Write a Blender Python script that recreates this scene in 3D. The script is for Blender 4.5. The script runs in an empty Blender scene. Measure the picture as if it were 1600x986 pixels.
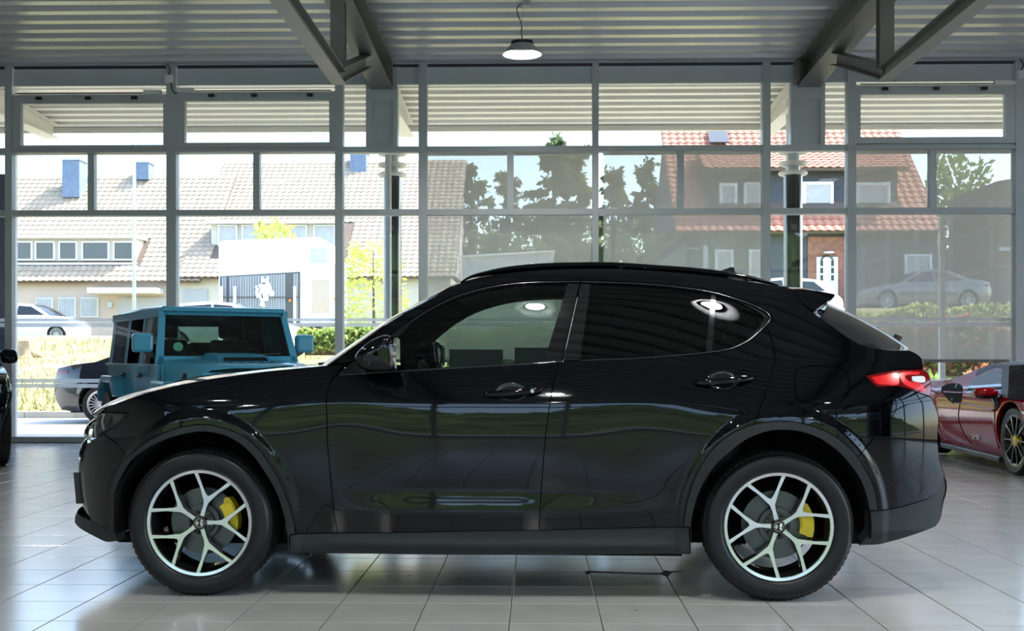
import bpy, bmesh, math, random
import numpy as np
from mathutils import Vector, Matrix
from mathutils.geometry import delaunay_2d_cdt
random.seed(7); RNG = np.random.default_rng(7)
SC = bpy.context.scene; COL = SC.collection
PI = math.pi; R = math.radians

# ------------------------------------------------------------------ camera, sky, sun, exposure
FPX, CXP, HYP, HCAM, YAW = 1795.0, 800.0, 560.0, 1.16, R(1.277)
cam = bpy.data.cameras.new('camera'); camo = bpy.data.objects.new('camera', cam); COL.objects.link(camo)
cam.sensor_width = 36.0; cam.lens = FPX/1600*36.0
cam.shift_y = (HYP-493.0)/1600.0
cam.clip_end = 500
camo.location = (0, 0, HCAM); camo.rotation_euler = (PI/2, 0, YAW)
SC.camera = camo
SC.view_settings.view_transform = 'Standard'; SC.view_settings.look = 'None'
SC.view_settings.gamma = 1.0; SC.view_settings.use_curve_mapping = False
SC.view_settings.exposure = 1.0

SUN_DIR = Vector((0.80, 0.30, 1.20)).normalized()          # towards the sun
world = bpy.data.worlds.new('world'); SC.world = world; world.use_nodes = True
wn = world.node_tree.nodes; wl = world.node_tree.links
sky = wn.new('ShaderNodeTexSky'); sky.sky_type = 'NISHITA'; sky.sun_disc = False
sky.sun_elevation = math.asin(SUN_DIR.z); sky.sun_rotation = math.atan2(SUN_DIR.x, SUN_DIR.y)
sky.altitude = 200; sky.air_density = 1.0; sky.dust_density = 2.0; sky.ozone_density = 1.0
wn['Background'].inputs['Strength'].default_value = 0.55
wl.new(sky.outputs[0], wn['Background'].inputs['Color'])
sl = bpy.data.lights.new('sun', 'SUN'); sl.energy = 6.5; sl.angle = R(0.6); sl.color = (1.0, 0.95, 0.86)
so = bpy.data.objects.new('sun', sl); COL.objects.link(so)
so.rotation_euler = SUN_DIR.to_track_quat('Z', 'Y').to_euler(); so.location = (20, 10, 30)

# ------------------------------------------------------------------ pixel -> direction helpers
def ray(px, py):
    x, z = (px-CXP)/FPX, (HYP-py)/FPX
    c, s = math.cos(YAW), math.sin(YAW)
    return Vector((x*c - s, x*s + c, z))
def atY(px, py, Y):
    d = ray(px, py); t = Y/d.y
    return Vector((d.x*t, Y, HCAM + d.z*t))
def atZ(px, py, z=0.0):
    d = ray(px, py); t = (z-HCAM)/d.z
    return Vector((d.x*t, d.y*t, z))
def wx(px, Y): return atY(px, 560, Y).x
def wz(py, Y, px=930): return atY(px, py, Y).z

# ------------------------------------------------------------------ materials
def nodes_of(m): return m.node_tree.nodes, m.node_tree.links
def mat(name, col, rough=0.5, metal=0.0, spec=0.5, coat=0.0, emit=None, estr=0.0, var=0.0, vscale=6.0,
        bump=0.0, bscale=60.0, trans=0.0, objvar=0.0, island=0.0):
    m = bpy.data.materials.new(name); m.use_nodes = True
    n, l = nodes_of(m); b = n['Principled BSDF']
    b.inputs['Base Color'].default_value = (*col, 1); b.inputs['Roughness'].default_value = rough
    b.inputs['Metallic'].default_value = metal; b.inputs['Specular IOR Level'].default_value = spec
    b.inputs['Coat Weight'].default_value = coat; b.inputs['Coat Roughness'].default_value = 0.02
    b.inputs['Transmission Weight'].default_value = trans
    if emit: b.inputs['Emission Color'].default_value = (*emit, 1); b.inputs['Emission Strength'].default_value = estr
    src = None
    if var or bump:
        tc = n.new('ShaderNodeTexCoord')
    if var or objvar or island:
        hsv = n.new('ShaderNodeHueSaturation'); hsv.inputs['Color'].default_value = (*col, 1)
        val = n.new('ShaderNodeMath'); val.operation = 'ADD'; val.inputs[0].default_value = 1.0; val.inputs[1].default_value = 0.0
        acc = val.outputs[0]
        if var:
            nz = n.new('ShaderNodeTexNoise'); nz.inputs['Scale'].default_value = vscale; nz.inputs['Detail'].default_value = 6
            l.new(tc.outputs['Object'], nz.inputs['Vector'])
            mp = n.new('ShaderNodeMapRange'); mp.inputs[1].default_value = 0.3; mp.inputs[2].default_value = 0.7
            mp.inputs[3].default_value = -var; mp.inputs[4].default_value = var
            l.new(nz.outputs[0], mp.inputs[0]); l.new(mp.outputs[0], val.inputs[1])
        if objvar:
            oi = n.new('ShaderNodeObjectInfo'); mo = n.new('ShaderNodeMath'); mo.operation = 'MULTIPLY_ADD'
            mo.inputs[1].default_value = 2*objvar; mo.inputs[2].default_value = -objvar
            l.new(oi.outputs['Random'], mo.inputs[0])
            ad = n.new('ShaderNodeMath'); ad.operation = 'ADD'; l.new(acc, ad.inputs[0]); l.new(mo.outputs[0], ad.inputs[1]); acc = ad.outputs[0]
        if island:
            gi = n.new('ShaderNodeNewGeometry'); mo = n.new('ShaderNodeMath'); mo.operation = 'MULTIPLY_ADD'
            mo.inputs[1].default_value = 2*island; mo.inputs[2].default_value = -island
            l.new(gi.outputs['Random Per Island'], mo.inputs[0])
            ad = n.new('ShaderNodeMath'); ad.operation = 'ADD'; l.new(acc, ad.inputs[0]); l.new(mo.outputs[0], ad.inputs[1]); acc = ad.outputs[0]
        l.new(acc, hsv.inputs['Value']); l.new(hsv.outputs[0], b.inputs['Base Color'])
    if bump:
        nb = n.new('ShaderNodeTexNoise'); nb.inputs['Scale'].default_value = bscale; nb.inputs['Detail'].default_value = 5
        l.new(tc.outputs['Object'], nb.inputs['Vector'])
        bp = n.new('ShaderNodeBump'); bp.inputs['Strength'].default_value = bump; bp.inputs['Distance'].default_value = 0.02
        l.new(nb.outputs[0], bp.inputs['Height']); l.new(bp.outputs[0], b.inputs['Normal'])
    return m
def glass(name, tint=(1, 1, 1), refl=1.0, rough=0.0, ior=1.45):
    m = bpy.data.materials.new(name); m.use_nodes = True; n, l = nodes_of(m)
    n.remove(n['Principled BSDF']); out = n['Material Output']
    t = n.new('ShaderNodeBsdfTransparent'); t.inputs[0].default_value = (*tint, 1)
    g = n.new('ShaderNodeBsdfGlossy'); g.inputs['Roughness'].default_value = rough; g.inputs[0].default_value = (refl, refl, refl, 1)
    f = n.new('ShaderNodeFresnel'); f.inputs[0].default_value = ior
    mx = n.new('ShaderNodeMixShader'); l.new(f.outputs[0], mx.inputs[0]); l.new(t.outputs[0], mx.inputs[1]); l.new(g.outputs[0], mx.inputs[2])
    l.new(mx.outputs[0], out.inputs[0]); return m
def sheer(name, col, alpha, transl=0.5):
    m = bpy.data.materials.new(name); m.use_nodes = True; n, l = nodes_of(m)
    n.remove(n['Principled BSDF']); out = n['Material Output']
    t = n.new('ShaderNodeBsdfTransparent')
    d = n.new('ShaderNodeBsdfDiffuse'); d.inputs[0].default_value = (*col, 1)
    tr = n.new('ShaderNodeBsdfTranslucent'); tr.inputs[0].default_value = (*col, 1)
    m1 = n.new('ShaderNodeMixShader'); m1.inputs[0].default_value = transl; l.new(d.outputs[0], m1.inputs[1]); l.new(tr.outputs[0], m1.inputs[2])
    m2 = n.new('ShaderNodeMixShader'); m2.inputs[0].default_value = alpha; l.new(t.outputs[0], m2.inputs[1]); l.new(m1.outputs[0], m2.inputs[2])
    l.new(m2.outputs[0], out.inputs[0]); return m
M = {}
M['paint'] = mat('black_paint', (0.0008, 0.0012, 0.0022), 0.03, 0, 0.42, 0.0)
M['gloss_black'] = mat('gloss_black', (0.004, 0.004, 0.005), 0.06, 0, 0.5, 0.5)
M['trim'] = mat('dark_trim_plastic', (0.020, 0.024, 0.027), 0.6, 0, 0.3, var=0.08, vscale=30, bump=0.05, bscale=400)
M['liner'] = mat('liner_plastic', (0.006, 0.006, 0.007), 0.8, 0, 0.2)
M['rubber'] = mat('tyre_rubber', (0.006, 0.007, 0.009), 0.40, 0, 0.35, var=0.1, vscale=20)
M['tread'] = mat('tyre_tread', (0.012, 0.012, 0.012), 0.75, 0, 0.3, var=0.1, vscale=40)
M['alu'] = mat('machined_alloy', (0.72, 0.73, 0.75), 0.22, 0.85, 0.5, var=0.03)
M['rimdark'] = mat('dark_rim_paint', (0.012, 0.012, 0.013), 0.2, 0.2, 0.5, 0.6)
M['disc'] = mat('brake_steel', (0.10, 0.105, 0.11), 0.35, 0.8, 0.5, var=0.1, vscale=15)
M['yellow'] = mat('caliper_yellow', (0.80, 0.60, 0.01), 0.35, 0, 0.5, 0.4, var=0.04)
M['chrome'] = mat('chrome', (0.8, 0.8, 0.82), 0.08, 1.0)
M['darkchrome'] = mat('dark_chrome', (0.10, 0.10, 0.11), 0.10, 1.0)
M['carglass'] = glass('tinted_glass', (0.58, 0.66, 0.60), 0.9)
M['privacy'] = glass('privacy_glass', (0.035, 0.045, 0.04), 0.9)
M['lampglass'] = glass('lamp_lens', (0.85, 0.87, 0.9), 1.0)
M['redlens'] = mat('red_lens', (0.15, 0.003, 0.005), 0.08, 0, 0.5, 0.3)
M['redbright'] = mat('bright_red_lens', (0.75, 0.008, 0.012), 0.2, 0, 0.5, 0.3)
M['whitelens'] = mat('white_lens', (0.75, 0.76, 0.78), 0.1, 0, 0.5, 1.0)
M['interior'] = mat('cabin_dark', (0.012, 0.012, 0.013), 0.7, 0, 0.3)
M['headliner'] = mat('headliner', (0.05, 0.05, 0.05), 0.9, 0, 0.2)
M['leather'] = mat('seat_leather', (0.014, 0.014, 0.015), 0.5, 0, 0.4)
M['mirror'] = mat('mirror_glass', (0.9, 0.92, 0.93), 0.01, 1.0)
M['steel'] = mat('painted_steel_grey', (0.47, 0.51, 0.54), 0.4, 0, 0.5, var=0.03, vscale=3)
M['beam'] = mat('beam_paint', (0.20, 0.20, 0.19), 0.45, 0, 0.5, var=0.05, vscale=4)
M['sheet'] = mat('corrugated_sheet', (0.52, 0.54, 0.55), 0.34, 0.55, 0.5, var=0.04, vscale=2)
M['canopy'] = mat('canopy_sheet', (0.62, 0.60, 0.54), 0.5, 0.05, 0.5, var=0.03, vscale=2)
M['pane'] = glass('window_pane', (0.96, 0.98, 0.975), 0.8)
M['frost'] = sheer('frosted_stripe', (0.85, 0.87, 0.9), 0.62, 0.5)
M['blind'] = sheer('blind_fabric', (0.36, 0.345, 0.31), 0.56, 0.6)
M['blindbar'] = mat('blind_bar', (0.22, 0.215, 0.20), 0.6)
M['tile'] = mat('floor_tile', (0.40, 0.40, 0.385), 0.17, 0, 0.6, var=0.07, vscale=3.0, objvar=0.035)
M['tile2'] = mat('floor_tile_far', (0.40, 0.40, 0.385), 0.17, 0, 0.6, var=0.07, vscale=3.0, island=0.035)
M['grout'] = mat('tile_grout', (0.05, 0.05, 0.05), 0.9, var=0.2, vscale=20)
M['wall'] = mat('wall_paint', (0.55, 0.55, 0.54), 0.8, var=0.03)
M['white'] = mat('white_enamel', (0.80, 0.80, 0.79), 0.5, var=0.02)
M['black'] = mat('matte_black', (0.01, 0.01, 0.011), 0.5)
M['cable'] = mat('cable', (0.015, 0.015, 0.015), 0.5)
M['led'] = mat('led_disc', (0.9, 0.9, 0.9), 0.5, emit=(1.0, 0.98, 0.94), estr=9.0)

# ------------------------------------------------------------------ mesh helpers
class MB:
    def __init__(s): s.v = []; s.f = []; s.mi = []
    def add(s, v, f, mi=0):
        o = len(s.v); s.v += [tuple(p) for p in v]
        for q in f: s.f.append(tuple(i+o for i in q)); s.mi.append(mi)
        return s
    def box(s, lo, hi, mi=0):
        x0, y0, z0 = lo; x1, y1, z1 = hi
        v = [(x0,y0,z0),(x1,y0,z0),(x1,y1,z0),(x0,y1,z0),(x0,y0,z1),(x1,y0,z1),(x1,y1,z1),(x0,y1,z1)]
        return s.add(v, [(3,2,1,0),(4,5,6,7),(0,1,5,4),(1,2,6,5),(2,3,7,6),(3,0,4,7)], mi)
    def bar(s, a, b, w, h, up=(0,0,1), mi=0):
        a, b = Vector(a), Vector(b); d = (b-a).normalized(); up = Vector(up)
        if abs(d.dot(up)) > 0.98: up = Vector((1,0,0))
        sx = d.cross(up).normalized()*(w/2); sz = sx.cross(d).normalized()*(h/2)
        v = [a-sx-sz, a+sx-sz, a+sx+sz, a-sx+sz, b-sx-sz, b+sx-sz, b+sx+sz, b-sx+sz]
        return s.add(v, [(0,1,2,3),(7,6,5,4),(0,4,5,1),(1,5,6,2),(2,6,7,3),(3,7,4,0)], mi)
    def tube(s, pts, r, n=8, mi=0, cap=True):
        pts = [Vector(p) for p in pts]; rs = r if isinstance(r, (list, tuple)) else [r]*len(pts)
        rings = []; prev = None
        for i, p in enumerate(pts):
            d = (pts[min(i+1, len(pts)-1)] - pts[max(i-1, 0)]).normalized()
            if prev is None:
                a = d.cross(Vector((0,0,1)));
                if a.length < 1e-3: a = d.cross(Vector((1,0,0)))
            else: a = prev - d*prev.dot(d)
            a.normalize(); prev = a; b = d.cross(a)
            rings.append([p + (a*math.cos(2*PI*k/n) + b*math.sin(2*PI*k/n))*rs[i] for k in range(n)])
        v = [q for ring in rings for q in ring]; f = []
        for i in range(len(pts)-1):
            for k in range(n):
                f.append((i*n+k, i*n+(k+1) % n, (i+1)*n+(k+1) % n, (i+1)*n+k))
        if cap: f.append(tuple(range(n-1, -1, -1))); f.append(tuple((len(pts)-1)*n+k for k in range(n)))
        return s.add(v, f, mi)
    def lathe(s, prof, n=32, axis='z', c=(0,0,0), mi=0, a0=0.0, a1=2*PI):
        """prof: list of (radius, height) ; revolve about axis through c"""
        full = abs(a1-a0-2*PI) < 1e-6; m = n if full else n+1; v = []; f = []
        for r, h in prof:
            for k in range(m):
                a = a0 + (a1-a0)*k/n; x, y = r*math.cos(a), r*math.sin(a)
                p = (x, y, h) if axis == 'z' else ((x, h, y) if axis == 'y' else (h, x, y))
                v.append((p[0]+c[0], p[1]+c[1], p[2]+c[2]))
        for i in range(len(prof)-1):
            for k in range(n if full else n):
                k2 = (k+1) % m if full else k+1
                f.append((i*m+k, i*m+k2, (i+1)*m+k2, (i+1)*m+k))
        return s.add(v, f, mi)
    def prism(s, poly, fn, d0, d1, mi=0, mside=None):
        """poly 2D, fn(a,b,d)->3D, extruded d0..d1 (n-gon caps)"""
        n = len(poly); v = [fn(a, b, d0) for a, b in poly] + [fn(a, b, d1) for a, b in poly]
        s.add(v, [tuple(range(n-1, -1, -1)), tuple(range(n, 2*n))], mi)
        o = len(s.v)-2*n
        for i in range(n):
            j = (i+1) % n; s.f.append((o+i, o+j, o+n+j, o+n+i)); s.mi.append(mi if mside is None else mside)
        return s
    def grid(s, P, mi=0, flip=False):
        nr, nc = len(P), len(P[0]); v = [q for row in P for q in row]; f = []
        for i in range(nr-1):
            for j in range(nc-1):
                q = (i*nc+j, i*nc+j+1, (i+1)*nc+j+1, (i+1)*nc+j); f.append(q[::-1] if flip else q)
        return s.add(v, f, mi)
def mesh_of(name, mb, mats, smooth=False, fixn=False):
    me = bpy.data.meshes.new(name); me.from_pydata(mb.v, [], mb.f)
    for m in (mats if isinstance(mats, (list, tuple)) else [mats]): me.materials.append(m)
    me.polygons.foreach_set('material_index', mb.mi)
    if fixn:
        bm = bmesh.new(); bm.from_mesh(me); bmesh.ops.recalc_face_normals(bm, faces=bm.faces); bm.to_mesh(me); bm.free()
    if smooth:
        me.polygons.foreach_set('use_smooth', [True]*len(me.polygons))
        if smooth is not True:
            me.update(); bm = bmesh.new(); bm.from_mesh(me)
            for e in bm.edges:
                if len(e.link_faces) != 2 or e.calc_face_angle(0) > R(smooth): e.smooth = False
            bm.to_mesh(me); bm.free()
    me.update(); return me
def link(name, me, parent=None):
    o = bpy.data.objects.new(name, me); COL.objects.link(o)
    if parent is not None: o.parent = parent
    return o
def obj(name, mb, mats, parent=None, smooth=False, fixn=True):
    return link(name, mesh_of(name, mb, mats, smooth, fixn), parent)
def tag(o, label=None, cat=None, group=None, kind=None):
    if label: o['label'] = label
    if cat: o['category'] = cat
    if group: o['group'] = group
    if kind: o['kind'] = kind
    return o
def empty(name, loc=(0,0,0), rz=0.0, label=None, cat=None, group=None, kind=None, parent=None):
    o = bpy.data.objects.new(name, None); COL.objects.link(o); o.location = loc; o.rotation_euler = (0, 0, rz)
    o.empty_display_size = 0.2
    if parent is not None: o.parent = parent
    return tag(o, label, cat, group, kind)
def copy_tree(o, parent=None):
    c = o.copy(); COL.objects.link(c)
    if parent is not None: c.parent = parent
    for ch in list(o.children): copy_tree(ch, c)
    return c
def bevel(o, w=0.01, seg=2):
    m = o.modifiers.new('bevel', 'BEVEL'); m.width = w; m.segments = seg; m.limit_method = 'ANGLE'; m.angle_limit = R(40); return o
def subsurf(o, lv=2):
    m = o.modifiers.new('subsurf', 'SUBSURF'); m.levels = lv; m.render_levels = lv
    o.data.polygons.foreach_set('use_smooth', [True]*len(o.data.polygons)); return o
def catmull(pts, step=None, n=8, closed=False):
    p = [np.array(q, float) for q in pts]
    if len(p) < 3: return [tuple(q) for q in p]
    out = []; m = len(p); rng = m if closed else m-1
    for i in range(rng):
        p1, p2 = p[i], p[(i+1) % m]
        p0 = p[i-1] if (closed or i > 0) else 2*p1-p2
        p3 = p[(i+2) % m] if (closed or i+2 < m) else 2*p2-p1
        d1 = max(np.linalg.norm(p2-p1), 1e-6); d0 = max(np.linalg.norm(p1-p0), 1e-6); d2 = max(np.linalg.norm(p3-p2), 1e-6)
        m1 = (p2-p0)/(d0+d1)*d1; m2 = (p3-p1)/(d1+d2)*d1
        k = n if step is None else max(1, int(math.ceil(d1/step)))
        for j in range(k):
            t = j/k; t2, t3 = t*t, t*t*t
            out.append(tuple((2*t3-3*t2+1)*p1 + (t3-2*t2+t)*m1 + (-2*t3+3*t2)*p2 + (t3-t2)*m2))
    if not closed: out.append(tuple(p[-1]))
    return out
def interp(x, xs, ys): return np.interp(x, xs, ys)
def sstep(x, a, b):
    t = np.clip((x-a)/(b-a), 0, 1); return t*t*(3-2*t)
# ------------------------------------------------------------------ the showroom shell
YW, YB, XL, XR = 15.8, -8.0, -10.4, 10.4
def zc(y): return 5.20 + 0.04*(YW - y)                    # underside of the pitched sheet roof
TS = 0.405; TX0, TY0 = -0.124, 6.243
floor = obj('floor', MB().box((XL-0.3, YB, -0.12), (XR+0.3, YW+0.2, -0.006)), M['grout'])
tag(floor, 'pale grey square-tiled showroom floor with dark joints', 'floor', kind='structure')
tmb = MB(); g = 0.0022; h2 = TS/2-g
tmb.add([(-h2,-h2,-0.012),(h2,-h2,-0.012),(h2,h2,-0.012),(-h2,h2,-0.012),(-h2,-h2,-0.0012),(h2,-h2,-0.0012),(h2,h2,-0.0012),(-h2,h2,-0.0012),
         (-h2+.002,-h2+.002,0),(h2-.002,-h2+.002,0),(h2-.002,h2-.002,0),(-h2+.002,h2-.002,0)],
        [(0,1,5,4),(1,2,6,5),(2,3,7,6),(3,0,4,7),(4,5,9,8),(5,6,10,9),(6,7,11,10),(7,4,8,11),(8,9,10,11)])
tile_me = mesh_of('tile', tmb, M['tile'])
cands = []; restmb = MB()
i0, i1 = int((XL-TX0)/TS)-1, int((XR-TX0)/TS)+1; j0, j1 = int((YB-TY0)/TS), int((YW-TY0)/TS)
for j in range(j0, j1+1):
    for i in range(i0, i1+1):
        cx, cy = TX0+(i+.5)*TS, TY0+(j+.5)*TS
        if cx < XL+.1 or cx > XR-.1 or cy > YW-.1: continue
        vis = False
        if cy > 4.6:
            c, s = math.cos(YAW), math.sin(YAW)
            dep = -s*cx*-1*-1 + c*cy if False else (-s*cx + c*cy); lat = c*cx + s*cy
            px, py = CXP+FPX*lat/dep, HYP+FPX*HCAM/dep
            vis = -40 < px < 1640 and py < 1010 and not (215 < px < 1335 and py < 868)
        cands.append((cy if vis else 1e3+abs(cy), cx, cy))
cands.sort()
for k, (key, cx, cy) in enumerate(cands):
    if k < 300:
        o = link('tile', tile_me, floor); o.location = (cx, cy, 0)
    else:
        restmb.add([(x+cx, y+cy, z) for x, y, z in tmb.v], tmb.f)
tag(obj('tile_field', restmb, M['tile2'], floor, fixn=False), 'remaining pale grey floor tiles', kind='stuff')

def on_floor(pts, z=.0009): return [tuple(Vector((p.x, p.y, z))) for p in (atZ(a, b) for a, b in pts)]
ck = on_floor([(914,893),(922,892.2),(960,894),(1000,895.2),(1032,895.5),(1040,891),(1048,893),(1066,891.6),(1066,893),(1050,895),(1043,902),(1034,898),(1000,896.8),(960,895.6),(922,894.6),(917,899)])
obj('floor_crack', MB().add(ck, [tuple(range(len(ck)))]), M['grout'], floor)
for a, b, w_ in ((717,905,5),(692,915,6),(994,954,4),(640,900,3),(1006,908,2.5),(1010,912,2.5)):
    ck = on_floor([(a-w_,b),(a-w_*.3,b-.8),(a+w_,b-.3),(a+w_*.5,b+.8)]); obj('floor_mark', MB().add(ck, [tuple(range(4))]), M['grout'], floor)
def corrugated(x0, x1, y0, y1, zf, depth=0.085, pitch=0.333, thick=0.0):
    prof = []; y = y0
    while y < y1:
        for dy, dz in ((0, 0), (0.125, 0), (0.155, depth), (0.300, depth)):
            if y+dy <= y1: prof.append((y+dy, zf(y+dy)+dz))
        y += pitch
    mb = MB(); mb.grid([[(x0, a, b) for a, b in prof], [(x1, a, b) for a, b in prof]])
    mb.box((x0, y0, zf(y0)+depth+0.02), (x1, y0+0.01, zf(y0)+depth+0.03))
    # closed top slab above the sheet
    mb.add([(x0,y0,zf(y0)+depth+.15),(x1,y0,zf(y0)+depth+.15),(x1,y1,zf(y1)+depth+.15),(x0,y1,zf(y1)+depth+.15)], [(0,1,2,3)])
    mb.add([(x0,y0,zf(y0)+depth+.004),(x1,y0,zf(y0)+depth+.004),(x1,y1,zf(y1)+depth+.004),(x0,y1,zf(y1)+depth+.004)], [(0,1,2,3)])
    return mb
ceil = obj('ceiling', corrugated(XL-0.2, XR+0.2, YB-0.1, YW-0.12, zc), M['sheet'], fixn=False)
tag(ceil, 'corrugated metal sheet ceiling with ribs running across the showroom', 'ceiling', kind='structure')
can = empty('canopy', (0, YW, 0), 0, 'corrugated sheet canopy with pale fascia outside above the far glass front', 'canopy')
zcan = lambda y: 5.12 + 0.05*(YW - y)
CANY = 18.75
cm_ = obj('sheet', corrugated(XL-4, XR+6, YW+0.14, CANY, zcan, 0.07), M['canopy'], can, fixn=False); cm_.location = (0, -YW, 0)
fa = obj('fascia', MB().box((XL-4, CANY, zcan(CANY)-0.10), (XR+6, CANY+0.06, zcan(CANY)+0.30)), M['canopy'], can); fa.location = (0, -YW, 0)
zb = lambda y: 5.30 + 0.02*(y-YB)
can2 = empty('canopy', (0, YB, 0), 0, 'sheet canopy outside the glass front behind the viewer', 'canopy')
o = obj('sheet', corrugated(XL-2, XR+2, YB-3.0, YB-0.15, lambda y: 5.9, 0.07), M['canopy'], can2, fixn=False); o.location = (0, -YB, 0)
o = obj('fascia', MB().box((XL-2, YB-3.06, 5.8), (XR+2, YB-3.0, 6.15)), M['canopy'], can2); o.location = (0, -YB, 0)

for nm, x0, x1 in (('wall_left', XL-0.25, XL),):
    tag(obj(nm, MB().box((x0, YB-0.1, -0.1), (x1, YW+0.1, 6.4)), M['wall']), 'plain painted side wall of the showroom', 'wall', kind='structure')

# ---- far glass front
wf = empty('wall_back', (0, YW, 0), 0, 'grey steel and glass curtain wall at the far side', 'wall', kind='structure')
def wpart(name, mb, m, parent=wf, smooth=False):
    o = obj(name, mb, m, parent, smooth)
    p = parent
    o.location = (0, -YW, 0) if p is wf else (0, 0, 0)
    return o
def X(px): return wx(px, YW)
ZT, ZL1, ZL2 = wz(131, YW), wz(229, YW), wz(238, YW)
ZM1, ZM2 = wz(327, YW), wz(336, YW)
mull = [(12, 23), (263, 278), (525, 537), (655, 668), (925, 935), (1190, 1202), (1322, 1335), (1583, 1597)]
step = X(278)-X(12)
xs = [(X(a), X(b)) for a, b in mull]
for k in (1, 2, 3): xs.append((xs[0][0]-2.25*k, xs[0][1]-2.25*k)); xs.append((xs[7][0]+2.25*k, xs[7][1]+2.25*k))
xs = [q for q in xs if q[0] > XL and q[1] < XR]
for a, b in xs:
    wpart('mullion', MB().box((a, YW-0.09, 0), (b, YW+0.08, 5.19)).box((a+.012, YW+.08, 0), (b-.012, YW+.11, 5.19)), M['steel'])
    wpart('mullion_clip', MB().box(((a+b)/2-.025, YW-.10, 5.09), ((a+b)/2+.025, YW-.02, 5.2)), M['steel'])
order = sorted(xs)
edges = [(XL, XL)] + order + [(XR, XR)]
for (a0, a1), (b0, b1) in zip(edges[:-1], edges[1:]):
    if b0-a1 < 0.08: continue
    wpart('transom', MB().box((a1, YW-0.075, ZL2), (b0, YW+0.08, ZL1)), M['steel'])
    wpart('transom', MB().box((a1, YW-0.075, ZM2), (b0, YW+0.08, ZM1)), M['steel'])
    wpart('bottom_rail', MB().box((a1, YW-0.085, 0.0), (b0, YW+0.08, 0.075)), M['steel'])
    wpart('header_panel', MB().box((a1, YW-0.03, ZT), (b0, YW+0.10, 5.165)), M['steel'])
    wpart('pane', MB().box((a1, YW+.01, 0.075), (b0, YW+.022, ZM2)), M['pane'])
wpart('edge_trim', MB().box((XL, YW-.10, 5.20), (XR, YW-.06, 5.31)), M['steel'])
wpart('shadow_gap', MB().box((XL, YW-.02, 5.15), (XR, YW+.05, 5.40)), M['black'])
# row 2: small mullion per bay and two panes
sub = {0: 144.5, 1: 402, 3: 797.5, 4: 1063, 6: 1456}
spans = [(mull[i][1], mull[i+1][0]) for i in range(7)]
for i, (a, b) in enumerate(spans):
    parts = [(a, b)]
    if i in sub:
        c = sub[i]; parts = [(a, c-5), (c+5, b)]
        wpart('small_mullion', MB().box((X(c-5), YW-.06, ZM1), (X(c+5), YW+.06, ZL2)), M['steel'])
    for p, q in parts:
        wpart('pane', MB().box((X(p), YW+.01, ZM1), (X(q), YW+.022, ZL2)), M['pane'])
# frosted safety stripes, two pairs, on each big pane
for (a, b) in [(XL, order[0][0])] + [(order[k][1], order[k+1][0]) for k in range(len(order)-1)] + [(order[-1][1], XR)]:
    for y0, y1 in ((497.5, 502.5), (504.5, 511), (592, 598), (600, 606)):
        wpart('glass_stripe', MB().box((a+.01, YW+.004, wz(y1, YW, 120)), (b-.01, YW+.009, wz(y0, YW, 120))), M['frost'])
# top row: fixed panes, infill column panels, opening windows
for a, b in ((668, 925), (935, 1190), (1202, 1234), (1287, 1322), (537, 573), (622, 655)):
    wpart('pane', MB().box((X(a), YW+.01, ZL1), (X(b), YW+.022, ZT)), M['pane'])
for a, b in ((573, 622), (1234, 1287)):
    xa, xb = X(a), X(b); w = (xb-xa)
    wpart('column_panel', MB().box((xa, YW-.05, ZL1), (xb, YW+.10, 5.165)), M['steel'])
    wpart('column_panel_frame', MB().box((xa, YW-.085, ZL1), (xa+.09, YW-.05, ZT+.02)).box((xb-.06, YW-.085, ZL1), (xb, YW-.05, ZT+.02))
          .box((xa+.09, YW-.085, ZT-.24), (xb-.06, YW-.05, ZT+.02)), M['steel'])
nwin = 0
def top_window(ox0, ox1, oy0, oy1, gx0, gx1, gy0, gy1, motor_right, label):
    global nwin; nwin += 1
    w = empty('window_%d' % nwin, (0, YW, 0), 0, label, 'window', kind='structure')
    def q(name, mb, m): o = obj(name, mb, m, w); o.location = (0, -YW, 0); return o
    x0, x1, z0, z1 = X(ox0), X(ox1), wz(oy1, YW), wz(oy0, YW); a0, a1, b0, b1 = X(gx0), X(gx1), wz(gy1, YW), wz(gy0, YW)
    y0, y1 = YW-.085, YW+.03
    q('frame_stile', MB().box((x0, y0, z0), (a0, y1, z1)), M['steel']); q('frame_stile', MB().box((a1, y0, z0), (x1, y1, z1)), M['steel'])
    q('frame_rail', MB().box((a0, y0, z0), (a1, y1, b0)), M['steel']); q('frame_rail', MB().box((a0, y0, b1), (a1, y1, z1)), M['steel'])
    q('pane', MB().box((a0, YW-.02, b0), (a1, YW-.008, b1)), M['pane'])
    q('sill', MB().box((x0-.02, YW-.13, z0-.075), (x1+.02, YW-.08, z0-.045)), M['steel'])
    for fr in (0.14, 0.46, 0.76) if motor_right else (0.19, 0.46, 0.81):
        xx = x0+(x1-x0)*fr
        hb = q('hinge', MB().box((xx-.12, y0-.03, z1-.035), (xx+.12, y0, z1-.005)), M['steel'])
        q('hinge_lever', MB().box((xx+.04, y0-.05, z1-.075), (xx+.12, y0-.02, z1-.035)), M['black'])
    xm = x1-.16 if motor_right else x0+.16
    q('opening_motor', MB().box((xm-.14, y0-.06, z1-.01), (xm+.10, y0, z1+.05)), M['white'])
    q('drive_rod', MB().bar((x0+.05, y0-.03, z1+.01), (x1-.05, y0-.03, z1+.01), .012, .012), M['black'])
    return w
top_window(24, 263, 146, 229, 36, 258, 160, 225, True, 'leftmost opening window in the top row of the glass front')
top_window(278, 525, 143, 229, 291, 516, 157, 222, False, 'opening window beside the leftmost one, top row of the glass front')
top_window(1335, 1583, 138, 228, 1342, 1568, 152, 218, True, 'opening window at right end of the top row')
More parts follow.
